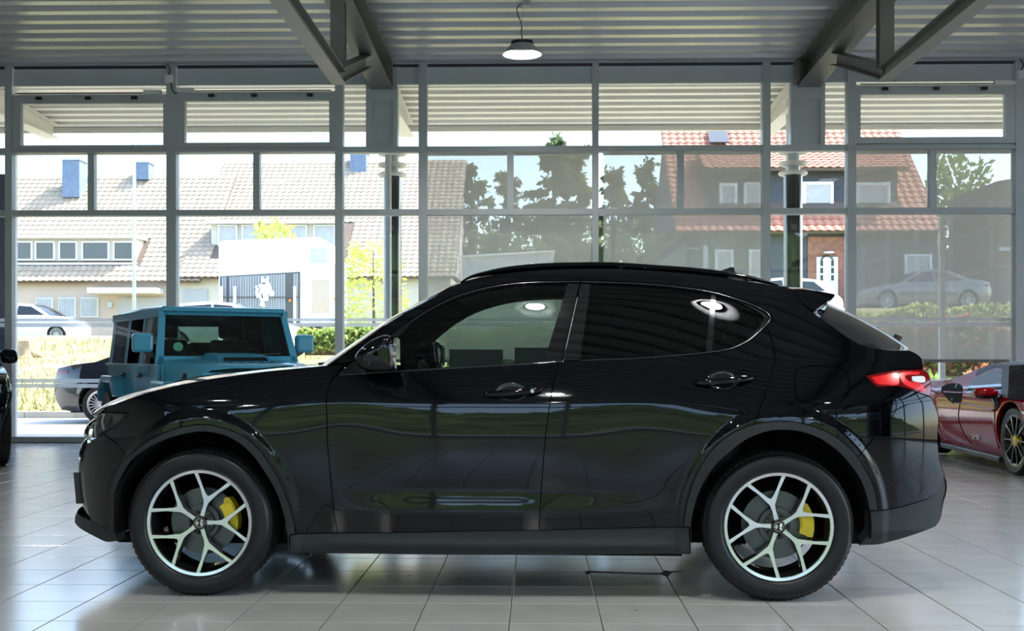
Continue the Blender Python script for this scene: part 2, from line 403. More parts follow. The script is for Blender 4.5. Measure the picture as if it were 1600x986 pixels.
# fill for the bays beyond the photo's edges
for (a, b) in [(XL, order[0][0])] + [(order[k][1], order[k+1][0]) for k in range(len(order)-1)] + [(order[-1][1], XR)]:
    if b < X(15) or a > X(1590) :
        wpart('pane', MB().box((a, YW+.01, ZM1), (b, YW+.022, ZL2)), M['pane']); wpart('pane', MB().box((a, YW+.01, ZL1), (b, YW+.022, ZT)), M['pane'])
jb = empty('junction_box', (X(268), YW-.12, 5.0), 0, 'white junction box with cables on the post between the left opening windows', 'junction box')
obj('housing', MB().box((-.045, -.03, -.05), (.045, .03, .05)), M['white'], jb)
obj('cable', MB().tube(catmull([(0,0,.05),(.02,-.01,.13),(-.02,0,.22),(0.01,0,.32)], n=5), .008, 6), M['cable'], jb)
obj('cable', MB().tube(catmull([(.03,0,-.05),(.05,-.02,-.14),(.09,0,-.2),(.15,0,-.13)], n=5), .009, 6), M['cable'], jb)
jb = empty('junction_box', (X(1590), YW-.12, 5.0), 0, 'white junction box on the post right of the right opening window', 'junction box')
obj('housing', MB().box((-.045, -.03, -.05), (.045, .03, .05)), M['white'], jb)
obj('cable', MB().tube(catmull([(0,0,.05),(.02,-.01,.13),(-.02,0,.22),(0.01,0,.32)], n=5), .008, 6), M['cable'], jb)

# ---- glass front behind the viewer (seen only as reflections)
wb = empty('wall_front', (0, YB, 0), 0, 'steel and glass front behind the viewer', 'wall', kind='structure')
zcb = zc(YB)
x = XL
while x <= XR+.01:
    obj('mullion', MB().box((x-.06, -.08, 0), (x+.06, .08, zcb)), M['steel'], wb); x += 2.6
for z in (0.06, 3.2, 4.15, zcb-.15):
    obj('transom', MB().box((XL, -.06, z-.05), (XR, .06, z+.05)), M['steel'], wb)
obj('pane', MB().box((XL, .0, 0.1), (XR, .012, zcb)), M['pane'], wb)

# ---- glazed right side (out of view, mirrored in the SUV tail)
wr = empty('wall_right', (XR, 0, 0), 0, 'steel and glass side wall at the right, out of view', 'wall', kind='structure')
yy_ = YB+.1
while yy_ < YW+.1:
    obj('mullion', MB().box((-.08, yy_-.06, 0), (.08, yy_+.06, zc(yy_))), M['steel'], wr); yy_ += 2.6
for z in (0.06, 3.2, 4.15):
    obj('transom', MB().box((-.06, YB, z-.05), (.06, YW, z+.05)), M['steel'], wr)
obj('pane', MB().add([(0,YB,.1),(0,YW,.1),(0,YW,zc(YW)),(0,YB,zc(YB)),(.012,YB,.1),(.012,YW,.1),(.012,YW,zc(YW)),(.012,YB,zc(YB))], [(0,1,2,3),(7,6,5,4),(0,4,5,1),(2,6,7,3)]), M['pane'], wr)
# ---- roller blinds outside the glass
ZBL = wz(563, YW+.2, 1450)
for a, b, lab in ((669, 924, 'grey mesh roller blind lowered above the front half of the SUV roof'),
                  (943, 1189, 'grey mesh roller blind lowered above the rear half of the SUV roof'),
                  (1337, 1582, 'grey mesh roller blind lowered at right, ending above the red sports car')):
    yb = YW+.17; xa, xb = wx(a, yb), wx(b, yb)
    rb = empty('roller_blind', ((xa+xb)/2, yb, ZL2), 0, lab, 'blind', 'roller blinds on the glass front')
    hw = (xb-xa)/2; dz = ZBL-ZL2
    obj('fabric', MB().box((-hw, -.002, dz), (hw, .002, 0.04)), M['blind'], rb)
    obj('bottom_bar', MB().box((-hw, -.014, dz-.03), (hw, .014, dz+.012)), M['blindbar'], rb)
    obj('cassette', MB().box((-hw-.01, -.05, 0.0), (hw+.01, .07, .09)), M['steel'], rb)

# ---- steel roof trusses
def truss(xb, lab, grp):
    t = empty('roof_truss', (xb, YW, 0), 0, lab, 'steel beam', grp)
    def zt(y): return zc(y)
    hb, fw, ft = .36, .30, .02
    y0, y1 = YB+.1, YW-.11
    mb = MB()
    def slab(ya, yb_, wa, z0a, z1a, z0b, z1b):
        v = [(-wa,ya-YW,z0a),(wa,ya-YW,z0a),(wa,yb_-YW,z0b),(-wa,yb_-YW,z0b),(-wa,ya-YW,z1a),(wa,ya-YW,z1a),(wa,yb_-YW,z1b),(-wa,yb_-YW,z1b)]
        mb.add(v, [(3,2,1,0),(4,5,6,7),(0,1,5,4),(1,2,6,5),(2,3,7,6),(3,0,4,7)])
    za, zb_ = zt(y0), zt(y1)
    slab(y0, y1, fw/2, za-ft, za-.001, zb_-ft, zb_-.001); slab(y0, y1, fw/2, za-hb, za-hb+ft, zb_-hb, zb_-hb+ft)
    slab(y0, y1, .006, za-hb+ft, za-ft, zb_-hb+ft, zb_-ft)
    slab(y1-.012, y1, fw/2, zb_-hb, zb_, zb_-hb, zb_)
    obj('beam', mb, M['beam'], t)
    # canopy arm outside, tapering
    mb = MB(); ya, yb_ = YW+.12, CANY-.1
    za, zb_ = zcan(ya), zcan(yb_)
    slab(ya, yb_, .12, za-.02, za-.002, zb_-.02, zb_-.002); slab(ya, yb_, .12, za-.40, za-.38, zb_-.22, zb_-.20)
    slab(ya, yb_, .006, za-.38, za-.02, zb_-.20, zb_-.02)
    obj('canopy_arm', mb, M['canopy'], t)
    yn, ys = 12.25, 14.2
    zn = wz(120, yn, 530); zb2 = zt(yn)-hb
    def hsec(a, b, w, up):
        a, b = Vector(a), Vector(b); d = (b-a).normalized(); upv = Vector(up); sx = d.cross(upv).normalized(); uz = sx.cross(d).normalized()
        m = MB(); m.bar(a+uz*(w/2-.006), b+uz*(w/2-.006), w, .012, up); m.bar(a-uz*(w/2-.006), b-uz*(w/2-.006), w, .012, up); m.bar(a, b, .008, w-.02, up); return m
    obj('post', hsec((0, yn-YW, zb2), (0, yn-YW, zn+.08), .15, (0,1,0)), M['beam'], t)
    obj('strut', hsec((0, yn-YW, zn+.02), (0, ys-YW, zt(ys)-hb-.06), .15, (0,0,1)), M['beam'], t)
    obj('chord', hsec((0, yn-YW+.05, zn), (0, YB+2-YW, zn+.02), .15, (0,0,1)), M['beam'], t)
    obj('end_bracket', MB().box((-.2, -.30, zt(YW)-hb+.04), (-.15, -.12, zt(YW)-.02)), M['beam'], t)
    return t
XB1, XB2 = wx(597, YW-.1), wx(1263, YW-.1)
truss(XB1, 'dark steel roof truss with hanging chord, left of the pendant lamp', 'roof trusses')
truss(XB2, 'dark steel roof truss with hanging chord, right of the pendant lamp', 'roof trusses')
truss(XB1-(XB2-XB1), 'steel roof truss beyond the left edge, its canopy arm seen through the leftmost top window', 'roof trusses')
truss(XB2+(XB2-XB1)-1.2, 'steel roof truss beyond the right edge of the view', 'roof trusses')

# ---- round columns outside with disc collars
def column(px, lab, has_strip):
    yc = YW+1.1; xc = wx(px, yc)
    c = empty('canopy_column', (xc, yc, 0), 0, lab, 'column', 'canopy columns')
    zr = [wz(y, yc) for y in (239, 257, 272)]
    obj('shaft', MB().lathe([(0, 0), (.135, 0), (.135, zr[2]), (0, zr[2])], 28), M['gloss_black'], c, 40)
    obj('neck', MB().lathe([(.10, zr[2]), (.10, 4.95), (0, 4.95)], 24), M['steel'], c, 40)
    for z in zr:
        obj('collar', MB().lathe([(.10, z-.035), (.20, z-.025), (.215, z), (.20, z+.02), (.10, z+.03)], 28), M['canopy'], c, 40)
    if has_strip: obj('pale_strip', MB().tube([(-.03, -.24, 0), (-.03, -.24, 4.2)], .048, 14), M['steel'], c, True)  # tube drawing a pale upright strip in front of the shaft
column(613, 'dark round column with pale disc collars outside, nearest the young tree', True)
column(1239, 'dark round column with pale disc collars outside, in front of the white house door', False)

# ---- pendant lamps
LAMP_W = 33.0
def lamp(x, y, lab):
    zt_ = zc(y)+.03; zl = 4.70
    l = empty('pendant_lamp', (x, y, zt_), 0, lab, 'lamp', 'pendant lamps')
    z = zl - zt_
    obj('reflector', MB().lathe([(.235, z), (.228, z+.004), (.135, z+.115), (.12, z+.115), (.123, z+.11), (.215, z+.006), (.235, z)], 40), [M['steel']], l, 40)
    obj('reflector_lining', MB().lathe([(.224, z+.003), (.126, z+.108), (.0, z+.1085)], 40), M['white'], l, 40)
    mb = MB().lathe([(0, z+.155), (.10, z+.15), (.13, z+.135), (.135, z+.10), (.12, z+.10)], 32)
    for k in range(20):
        a = 2*PI*k/20; mb.bar((.03*math.cos(a), .03*math.sin(a), z+.15), (.128*math.cos(a), .128*math.sin(a), z+.14), .006, .03)
    obj('heat_sink', mb, M['black'], l)
    obj('led_disc', MB().lathe([(.0, z+.092), (.105, z+.092), (.105, z+.1)], 32), M['led'], l)
    obj('led_ring', MB().lathe([(.105, z+.085), (.118, z+.085), (.118, z+.105), (.105, z+.105)], 32), M['black'], l)
    obj('hook', MB().tube([(0,0,z+.15),(0,0,z+.19)], .012, 8), M['black'], l)
    obj('cable', MB().tube(catmull([(0,0,z+.18),(-.012,0,z+.26),(-.008,0,z+.35),(-.06,0,-.12),(-.05,0,-.06),(.0,0,-.03)], n=6), .006, 6), M['cable'], l)
    obj('chain', MB().tube([(0,0,z+.18),(0.004,0,-.02)], .004, 6), M['steel'], l)
    obj('ceiling_box', MB().box((-.005, -.05, -.06), (.09, .05, .03)), M['steel'], l)
    ld = bpy.data.lights.new('lamp_light', 'AREA'); ld.shape = 'DISK'; ld.size = 0.20; ld.energy = LAMP_W; ld.color = (1.0, 0.97, 0.92)
    lo = bpy.data.objects.new('lamp_light', ld); COL.objects.link(lo); lo.parent = l; lo.location = (0, 0, z+.088)
    return l
lamp(wx(816, 13.4), 13.4, 'round pendant lamp hanging under the ceiling at the top centre')
LAMPS = [(-0.10, 3.69), (1.72, 4.34), (-5.2, 3.7), (5.8, 3.7), (-5.2, 8.7), (5.8, 8.7), (-0.1, -1.5), (4.4, -1.5), (-4.4, -1.5), (-.2, -5.5), (5.0, -5.5), (-5.0, -5.5)]
for k, (lx, ly) in enumerate(LAMPS):
    lamp(lx, ly, ('round pendant lamp mirrored in the front side window of the black SUV' if k == 0 else
                  'round pendant lamp mirrored in the rear side window of the black SUV' if k == 1 else 'round pendant lamp hanging out of view'))
# ------------------------------------------------------------------ the black SUV
TR = 0.357
PF = ray(311, 820)*5.60; PR_ = ray(1217, 823)*5.47
eU = Vector((PR_.x-PF.x, PR_.y-PF.y, 0)); WB = eU.length; eU.normalize()
eW = Vector((eU.y, -eU.x, 0))                               # towards the viewer (near side)
WFACE = 0.925
CO = Vector((PF.x, PF.y, 0)) - eW*WFACE                      # car origin: front axle centre on the floor
CAMU, CAMW = (Vector((0,0,0))-CO).dot(eU), (Vector((0,0,0))-CO).dot(eW)
def unproj(px, py, w):
    d = ray(px, py); du, dw = d.x*eU.x+d.y*eU.y, d.x*eW.x+d.y*eW.y
    t = (w-CAMW)/dw
    return CAMU+du*t, HCAM+d.z*t
_zt = np.array([.15,.30,.42,.50,.56,.62,.68,.74,.80,.86,.91,.945,.962,.985,1.03,1.08,1.13,1.16,1.30,1.42,1.50,1.56,1.60,1.66,1.72])
_th = np.array([-9, -8, -8, -8, -8,-6.5,-4.5,-1.5,1.2, 4.0, 7.0, 9.0, 14., 15., 16., 18., 21., 24., 26., 28., 32., 42., 55., 66., 70.])
_zz = np.linspace(.1, 1.75, 1651); _t = np.interp(_zz, _zt, _th)
_ker = np.ones(15)/15; _t = np.convolve(np.pad(_t, 7, mode='edge'), _ker, 'valid')
_ww = -np.cumsum(np.tan(np.radians(_t)))*(_zz[1]-_zz[0]); _ww += 0.944 - np.interp(.955, _zz, _ww)
_fz = np.exp(-((_zz-.475)/.045)**4)*np.tan(R(17)); _fw = -np.cumsum(_fz)*(_zz[1]-_zz[0]); _fw -= _fw[-1]   # lower door facet
UR = WB
def Wc(u, z):
    u = np.asarray(u, float); z = np.asarray(z, float)
    w = np.interp(z, _zz, _ww)
    w = w - 0.011*(u-1.5)**2*np.where(u < 1.5, .8, 1.0)
    w = w - 0.50*np.maximum(0, -.12-u)**2 - 0.9*np.maximum(0, -.42-u)**2
    w = w - 0.17*np.maximum(0, u-UR-.15)**2 - 0.5*np.maximum(0, u-UR-.45)**2
    up = sstep(z, 0.95, 1.75)*1.35
    w = w - up*(0.035*np.maximum(0, u-1.5)**2 + 0.05*np.maximum(0, .9-u)**2)
    A = sstep(u, .62, 1.05)*(1-sstep(u, 1.55, 2.42))
    w = w + np.interp(z, _zz, _fw)*A
    w = w + .030*np.exp(-((u-UR)/.52)**2-((z-.80)/.24)**2) + .016*np.exp(-((u+.02)/.46)**2-((z-.80)/.22)**2)
    # scooped area behind the front arch and ahead of the rear arch
    w = w - .010*np.exp(-((u-.72)/.22)**2-((z-.70)/.16)**2) - .010*np.exp(-((u-2.18)/.24)**2-((z-.74)/.18)**2)
    for uc, a, b in ((.012, .475, .543), (UR+.02, .505, .565)):
        rho = np.sqrt(((u-uc)/a)**2+((z-TR)/b)**2)
        w = w + .013*(1-sstep(rho, .95, 1.03))
    return w
def trace(pts, off=0.0, Wf=Wc):
    out = []
    for px, py in pts:
        w = .93
        for _ in range(6):
            u, z = unproj(px, py, w); w = float(Wf(u, z))+off
        out.append((u, z))
    return out
def outline(*segs, off=0.0, step=.02, Wf=Wc):
    """each segment: list of pixel points, smoothed on its own; joined into one closed loop in car (u,z)"""
    loop = []
    for s in segs:
        q = catmull(trace(s, off, Wf), step=step) if len(s) > 2 else trace(s, off, Wf)
        for p in q:
            if not loop or math.hypot(p[0]-loop[-1][0], p[1]-loop[-1][1]) > .0015: loop.append(p)
    if math.hypot(loop[0][0]-loop[-1][0], loop[0][1]-loop[-1][1]) < .0015: loop.pop()
    # resample long straight edges
    res = []
    for i, p in enumerate(loop):
        q = loop[(i+1) % len(loop)]; d = math.hypot(q[0]-p[0], q[1]-p[1]); k = max(1, int(math.ceil(d/step)))
        for j in range(k): res.append((p[0]+(q[0]-p[0])*j/k, p[1]+(q[1]-p[1])*j/k))
    return np.array(res)
def inside(P, poly):
    x, y = P[:, 0], P[:, 1]; c = np.zeros(len(P), bool); n = len(poly); j = n-1
    for i in range(n):
        xi, yi = poly[i]; xj, yj = poly[j]
        cond = ((yi > y) != (yj > y)) & (x < (xj-xi)*(y-yi)/((yj-yi) if yj != yi else 1e-12)+xi)
        c ^= cond; j = i
    return c
def area2(p): return float(np.sum(p[:, 0]*np.roll(p[:, 1], -1)-np.roll(p[:, 0], -1)*p[:, 1]))
def inset(p, d):
    if area2(p) < 0: p = p[::-1]
    e = np.roll(p, -1, 0)-p; e /= np.maximum(np.linalg.norm(e, axis=1), 1e-9)[:, None]
    nrm = np.stack([-e[:, 1], e[:, 0]], 1); n2 = nrm+np.roll(nrm, 1, 0)
    n2 /= np.maximum(np.linalg.norm(n2, axis=1), .35)[:, None]
    return p+n2*d
def panel_mesh(name, loops, m, side=1, off=0.0, grid=.012, gap=.0022, skirt=.02, Wf=Wc, edge=.0015):
    """a sheet over the (u,z) region with the analytic normals of Wf; loops[0] outer, rest holes; side -1 mirrors"""
    outer = inset(loops[0], gap); holes = []
    for h in loops[1:]:
        hh = h if area2(h) > 0 else h[::-1]; holes.append(inset(hh, -gap))
    allb = [outer]+holes; bp = np.concatenate(allb); edges = []; o = 0
    for b in allb:
        n = len(b); edges += [(o+i, o+(i+1) % n) for i in range(n)]; o += n
    lo, hi = outer.min(0), outer.max(0)
    gx, gz = np.meshgrid(np.arange(lo[0], hi[0], grid), np.arange(lo[1], hi[1], grid)); gx[::2] += grid/2
    G = np.stack([gx.ravel(), gz.ravel()], 1)
    if len(G):
        k = inside(G, outer)
        for h in holes: k &= ~inside(G, h)
        G = G[k]
        if len(G):
            dmin = np.full(len(G), 9.0)
            for s in range(0, len(bp), 200):
                d = np.linalg.norm(G[:, None]-bp[None, s:s+200], axis=2).min(1); dmin = np.minimum(dmin, d)
            G = G[dmin > grid*.6]
    pts = np.concatenate([bp, G]) if len(G) else bp
    r = delaunay_2d_cdt([Vector(p) for p in pts], edges, [], 0, 1e-7)
    V = np.array([tuple(v) for v in r[0]]); T = np.array([f for f in r[2] if len(f) == 3])
    c = V[T].mean(1); k = inside(c, outer)
    for h in holes: k &= ~inside(c, h)
    T = T[k]
    a = V[T]; ar = (a[:,1,0]-a[:,0,0])*(a[:,2,1]-a[:,0,1])-(a[:,2,0]-a[:,0,0])*(a[:,1,1]-a[:,0,1])
    T[ar < 0] = T[ar < 0][:, ::-1]                          # ccw in (u,z): faces the -y side
    W = Wf(V[:, 0], V[:, 1])+off; e = .004
    du = (Wf(V[:, 0]+e, V[:, 1])-Wf(V[:, 0]-e, V[:, 1]))/(2*e); dz = (Wf(V[:, 0], V[:, 1]+e)-Wf(V[:, 0], V[:, 1]-e))/(2*e)
    N = np.stack([-du, -np.ones(len(V)), -dz], 1); N /= np.linalg.norm(N, axis=1)[:, None]
    nv = len(V)
    verts = [(V[i, 0], -W[i], V[i, 1]) for i in range(nv)]
    # boundary edges -> skirt, pushed inwards along the normal
    cnt = {}
    for t in T.tolist():
        for i in range(3):
            q = (t[i], t[(i+1) % 3]); cnt[q] = cnt.get(q, 0)+1
    bed = [q for q in cnt if (q[1], q[0]) not in cnt]
    bm_ = {}
    for q in bed:
        for i in q:
            if i not in bm_:
                bm_[i] = len(verts); n = N[i]; verts.append((verts[i][0]-n[0]*skirt, verts[i][1]-n[1]*skirt, verts[i][2]-n[2]*skirt))
    faces = T.tolist(); nf = len(faces)
    for a_, b_ in bed: faces.append([b_, a_, bm_[a_], bm_[b_]])
    verts = np.array(verts)
    if side < 0:
        verts[:, 1] *= -1; N = N.copy(); N[:, 1] *= -1; faces = [f[::-1] for f in faces]
    me = bpy.data.meshes.new(name); me.from_pydata(verts.tolist(), [], faces); me.materials.append(m)
    me.polygons.foreach_set('use_smooth', [True]*len(faces)); me.update()
    ln = []
    for fi, f in enumerate(faces):
        if fi < nf: ln += [tuple(N[i]) for i in f]
        else:
            p = verts[f]; n = np.cross(p[1]-p[0], p[2]-p[0]); n /= max(np.linalg.norm(n), 1e-9); ln += [tuple(n)]*len(f)
    me.normals_split_custom_set(ln); return me
def panel(name, loops, m, parent, sides=(1, -1), **kw):
    if isinstance(loops, np.ndarray): loops = [loops]
    out = []
    for s in sides: out.append(link(name, panel_mesh(name, loops, m, s, **kw), parent[s] if isinstance(parent, dict) else parent))
    return out
def strip_mesh(name, edge, m, du, dz, t0=-1, t1=1, nt=28, p=2.4, thick=0.0):
    """skin across the car between the near edge line and its mirror; edge = [(u,w,z)], du/dz = bulge at the middle"""
    P = []
    k = len(edge)
    for i, (u, w, z) in enumerate(edge):
        a = du[i] if hasattr(du, '__len__') else du; b = dz[i] if hasattr(dz, '__len__') else dz
        row = []
        for j in range(nt+1):
            t = t0+(t1-t0)*j/nt; tt = math.copysign(1-(1-abs(t))**1.25, t) if False else t
            f = 1-abs(tt)**p
            row.append((u+a*f, -tt*w, z+b*f))
        P.append(row)
    mb = MB().grid(P); return mesh_of(name, mb, m, True, False)
def strip_c(name, edge_px, cen_px, m, wc=.15, n=30, p=2.2, off=0.0):
    """skin whose middle line follows the traced silhouette cen_px (at lateral wc)"""
    def rs(q):
        q = np.array(q); d = np.concatenate([[0], np.cumsum(np.linalg.norm(np.diff(q, axis=0), axis=1))]); t = np.linspace(0, d[-1], n)
        return np.stack([np.interp(t, d, q[:, k]) for k in range(2)], 1)
    e = rs(catmull(trace(edge_px, off), n=6)); c = rs(catmull([unproj(x, y, wc) for x, y in cen_px], n=6))
    E = [(u, float(Wc(u, z))+off, z) for u, z in e]
    return strip_mesh(name, E, m, (c-e)[:, 0], (c-e)[:, 1], p=p)
def edge3(pix, off=0.0, step=.03, Wf=Wc):
    q = catmull(trace(pix, off, Wf), step=step) if len(pix) > 2 else trace(pix, off, Wf)
    return [(u, float(Wf(u, z))+off, z) for u, z in q]
def lin(e, vals):
    n = len(e); return np.interp(np.linspace(0, 1, n), np.linspace(0, 1, len(vals)), vals)

SUV = empty('black_suv', CO, math.atan2(eU.y, eU.x), 'glossy black SUV in side view filling the foreground', 'car')

# pixel lines shared between panels
hood_e = [(168,637),(184,629.5),(220,616.5),(265,604.5),(300,597.5),(340,590.5),(400,582.5),(450,577),(510,571.5)]
gapA = [(545,567.5),(534,575.5),(522,589.5),(513.4,604.5),(510,624),(511,654),(511.6,688),(513.4,711),(517.5,757),(522,802),(528.5,832.5)]
gapB = [(878,563.5),(872,570),(861,620.5),(852.5,681),(846.5,754),(842,828.5)]
gapC = [(1199,513.6),(1205,528),(1208,543.8),(1211,560),(1206,582),(1196.4,615),(1179,661)]
archFo = [(462,834),(459.8,819),(453,793),(444,768),(434,746),(420.6,725),(408,706.5),(393,691),(375,679),(354,670.5),(325,664),(300,664.5),(265,673),(235,687),(213,703),(197,716),(184,732),(175,750),(169.8,769),(166.8,790),(166.8,817),(170.5,833.6)]
archFi = [(450.5,864),(450,850),(446,819),(441,798),(436,780),(426,758),(412.8,737),(400,718),(385.4,702),(370,690),(354,681.5),(328,675.5),(305,675.5),(265,684.6),(235,698),(220,708),(205,721),(190,745),(181,767),(178,790),(178.8,820),(184,846)]
archRo = [(1068,823.5),(1071,797),(1076,775),(1085,748),(1099,721),(1117,698),(1139.5,680),(1158,670),(1180,662.5),(1210,658.2),(1225,658.2),(1250,660.5),(1284,671),(1307,683.5),(1325,698),(1340,714),(1352,734.5),(1362,753),(1368,771),(1372,797.6)]
archRi = [(1080,866),(1080.7,820),(1082.5,805),(1087,785),(1094,766),(1103,748),(1119,726),(1139.5,707),(1160,691),(1180,680.5),(1203,673.5),(1225,672),(1250,674.5),(1279.7,684.7),(1299,697),(1316,712),(1331,730),(1343,748),(1352,770),(1356.6,793),(1357,829)]
sill_t = [(453,836.5),(462,835),(528.5,833),(742,829.5),(842,828),(1068,823.6),(1077,823.5)]
dlo_o = [(1196,509),(1203,506),(1206.3,497),(1202,488.5),(1182,477),(1147.5,464),(1110,453.5),(1061,446.5),(1003.8,441.5),(923,438.2),(887,438.2),(815,440.5),(762.5,447.5),(710,462.5),(668,483.5),(640,501.5),(612,521),(580,543),(548,566)]
belt_f = [(526,586),(560,584.5),(618,581),(670,577.5),(760,572),(849,567.5),(876,565.7)]
belt_r = [(879.5,565.3),(906,564),(1003.8,560),(1060,556.5),(1103,552.5),(1143,546),(1166,536),(1184,522),(1196,509)]

# --- painted side panels
L = outline
fender = L([(203,645),(164.5,644),(160,643)], hood_e, [(510,571.5),(545,567.5)], gapA[0:11], [(528.5,832.5),(462,834.5)], archFo[0:16],
           [(197,716),(190,702),(183,693.5),(165,680),(161,677.5)], [(161,677),(184,664),(196,652.5),(203,645)])
panel('front_fender', fender, M['paint'], SUV)
fbump = L([(161,678),(148,686.5),(138.5,693),(133,707),(131,722),(131.5,742),(134,775),(139,804),(142,814)], [(142,814),(168.5,827)], archFo[15:21][::-1],
          [(197,716),(190,702),(183,693.5),(161,678)])
panel('front_bumper_side', fbump, M['paint'], SUV)
doorF = {}; doorR = {}
fd = L(belt_f, [(876,565.7),(872,570)], gapB[1:], [(842,828.5),(742,830),(528.5,833)], gapA[2:][::-1], [(522,589.5),(526,586)])
for s, o in zip((1, -1), panel('front_door', fd, M['paint'], SUV)): doorF[s] = o
rd = L(belt_r, [(1196,509),(1199,513.6)], gapC, archRo[0:9][::-1], [(1068,823.5),(842,828.5)], gapB[::-1])
for s, o in zip((1, -1), panel('rear_door', rd, M['paint'], SUV)): doorR[s] = o
roofe = [(703,449.5),(720,442.5),(736,437),(760,431),(801,425.5),(850,421.5),(898,420),(960,420),(1015,422.5),(1090,428.5),(1165,438.5),(1215,446.5),(1232,450)]
wsede = [(510,571.5),(541,549.5),(581,522),(622,495),(662,473),(703,449.5)]
tgate = [(1232,450),(1243,462),(1253,473),(1270,489),(1302,511),(1321,525.5),(1349,540.5),(1381,546),(1420,547.5)]
fuel = L([(1241,601),(1241.5,590),(1246,578),(1257,573),(1284,572),(1310,574),(1321,580),(1326.5,592),(1326.5,608),(1322,621),(1311,628.5),(1284,630.5),(1257,628.5),(1246,622),(1241,601)], step=.012)
bside = L(wsede, roofe, tgate, [(1420,547.5),(1432,553),(1440,561),(1442,576.5)], [(1442,576.5),(1404,577.5),(1353,587)], [(1353,587),(1370,604),(1390.5,605)],
          [(1390.5,605),(1399.5,626.5),(1400,639.5),(1390,656),(1368.7,680),(1354,698),(1340,714)], archRo[8:16][::-1], [(1180,662.5),(1179,661)], gapC[::-1], [(1199,513.6),(1196,509)], dlo_o)
qs = panel('body_side', [bside, fuel], M['paint'], SUV)
panel('fuel_flap', fuel, M['paint'], SUV, sides=(1,))
rb = L([(1391,605.5),(1404,604.5),(1421,609),(1452,620),(1456,623)], [(1456,623),(1463,640),(1466.5,655),(1465,680),(1467,712),(1471,730),(1476,744)], [(1476,744),(1462.5,771),(1432,785),(1389.5,795.5),(1372,797.6)],
       archRo[15:][::-1], [(1340,714),(1354,698),(1368.7,680),(1390,656),(1400,639.5),(1399.5,626.5),(1391,605.5)])
panel('rear_bumper_side', rb, M['paint'], SUV)
# --- dark plastic: arches, sill, lower bumpers
offT = lambda u, z: Wc(u, z)+.004
ringF = L(archFo, [(170.5,833.6),(184,846)], archFi[::-1], [(450.5,864),(453,864),(453,836.5),(462,834)])
panel('wheel_arch_trim', ringF, M['trim'], SUV, Wf=offT, grid=.02, skirt=.05)
ringR = L(archRo, [(1372,797.6),(1357,797.6)], archRi[:-1][::-1], [(1080,866),(1078,866),(1077,823.5),(1068,823.5)])
panel('wheel_arch_trim', ringR, M['trim'], SUV, Wf=offT, grid=.02, skirt=.05)
def Wsill(u, z):
    z = np.asarray(z, float); return Wc(u, .33+0*z)-.004+.010*np.exp(-((z-.262)/.022)**2)*sstep(np.asarray(u, float), .55, .75)*(1-sstep(np.asarray(u, float), 2.2, 2.38)) - .25*np.maximum(0, .245-z)
sill = L(sill_t, [(1077,823.5),(1078.5,866.7)], [(1078.5,866.7),(742,867.6),(453,864.5)], [(453,864.5),(453,836.5)], Wf=Wsill)
panel('sill', sill, M['trim'], SUV, Wf=Wsill, grid=.012, skirt=.08)
rlow = L([(1372,798.5),(1389.5,796.5),(1432,786),(1462.5,772),(1476,745)], [(1476,745),(1479,752),(1479,768),(1474,785),(1469,812),(1461,823)], [(1461,823),(1422,838),(1377,851),(1343,853)],
         [(1343,853),(1352,842),(1357,829),(1357,798.5)])
panel('lower_rear_bumper', rlow, M['trim'], SUV, Wf=lambda u, z: Wc(u, .40+0*np.asarray(z))-.004-.35*np.maximum(0, .33-np.asarray(z)), skirt=.06)
flow = L([(142,814.5),(168.5,827.5),(184,846)], [(184,846),(166,847),(148,838),(139,828),(142,814.5)])
panel('front_splitter_side', flow, M['trim'], SUV, skirt=.05)

# --- skins across the car
he = edge3(hood_e); n = len(he)
o = link('bonnet', strip_c('bonnet', hood_e, [(150,650),(160,640.5),(184,626),(220,611),(265,598),(300,590),(340,583),(360,580.5),(420,574),(450,571),(508,568.5)], M['paint'], .25, 40, 2.6), SUV)
we = edge3(wsede); o = link('windscreen', strip_c('windscreen', wsede, [(508,568.5),(541,545.5),(581.4,518),(622,490.5),(662.6,468.5),(703,446.5)], M['carglass'], .25, 24, 2.4), SUV)
re_ = edge3(roofe); o = link('roof', strip_mesh('roof', re_, M['paint'], lin(re_, [-.09,-.02,0,0,.02]), lin(re_, [.02,.035,.04,.04,.03]), p=2.2), SUV)
he2 = [(u, w-.05, z-.045) for u, w, z in re_]; link('headliner', strip_mesh('headliner', he2, M['headliner'], lin(he2, [-.05,0,0]), .02), SUV)
spe = edge3([(1232,450),(1268,453.5),(1304,460)], off=-.03) + edge3([(1304,463.5),(1294,471.5),(1270,489)], off=-.05)
link('tailgate_spoiler', strip_mesh('tailgate_spoiler', spe, M['paint'], lin(spe, [.02,.04,.06,.05,.03]), lin(spe, [.035,.03,.02,.015,.02])), SUV)
spo = L([(1232.5,450.5),(1268,454),(1304,460)], [(1304,460),(1304,463.5),(1294,471.5),(1270.5,488.5)], [(1270.5,488.5),(1253,472.5),(1232.5,450.5)])
panel('spoiler_side', spo, M['paint'], SUV, Wf=lambda u, z: Wc(u, z)-.01)
ge = edge3(tgate[3:]); link('rear_window', strip_c('rear_window', tgate[3:], [(1292,473),(1318,483.5),(1336,491.7),(1352,500.5),(1370,511),(1387,522),(1402,532.5),(1421,546.5)], M['gloss_black'], .2, 24, 2.6), SUV)
te = edge3([(1420,547.5),(1432,553),(1440,561),(1442,576.5)]); tgm = strip_mesh('tailgate', te+[(u+.0, w, z) for u, w, z in edge3([(1442,577),(1450,592),(1455,622)])], M['paint'], .10, .0, p=2.6)
link('tailgate', tgm, SUV)
rbe = edge3([(1456,623),(1463,640),(1466.5,655),(1465,680),(1467,712),(1471,730),(1476,744)])
link('rear_bumper', strip_mesh('rear_bumper', rbe, M['paint'], .09, 0, p=3), SUV)
WL = lambda u, z: Wc(u, .40+0*np.asarray(z))-.004
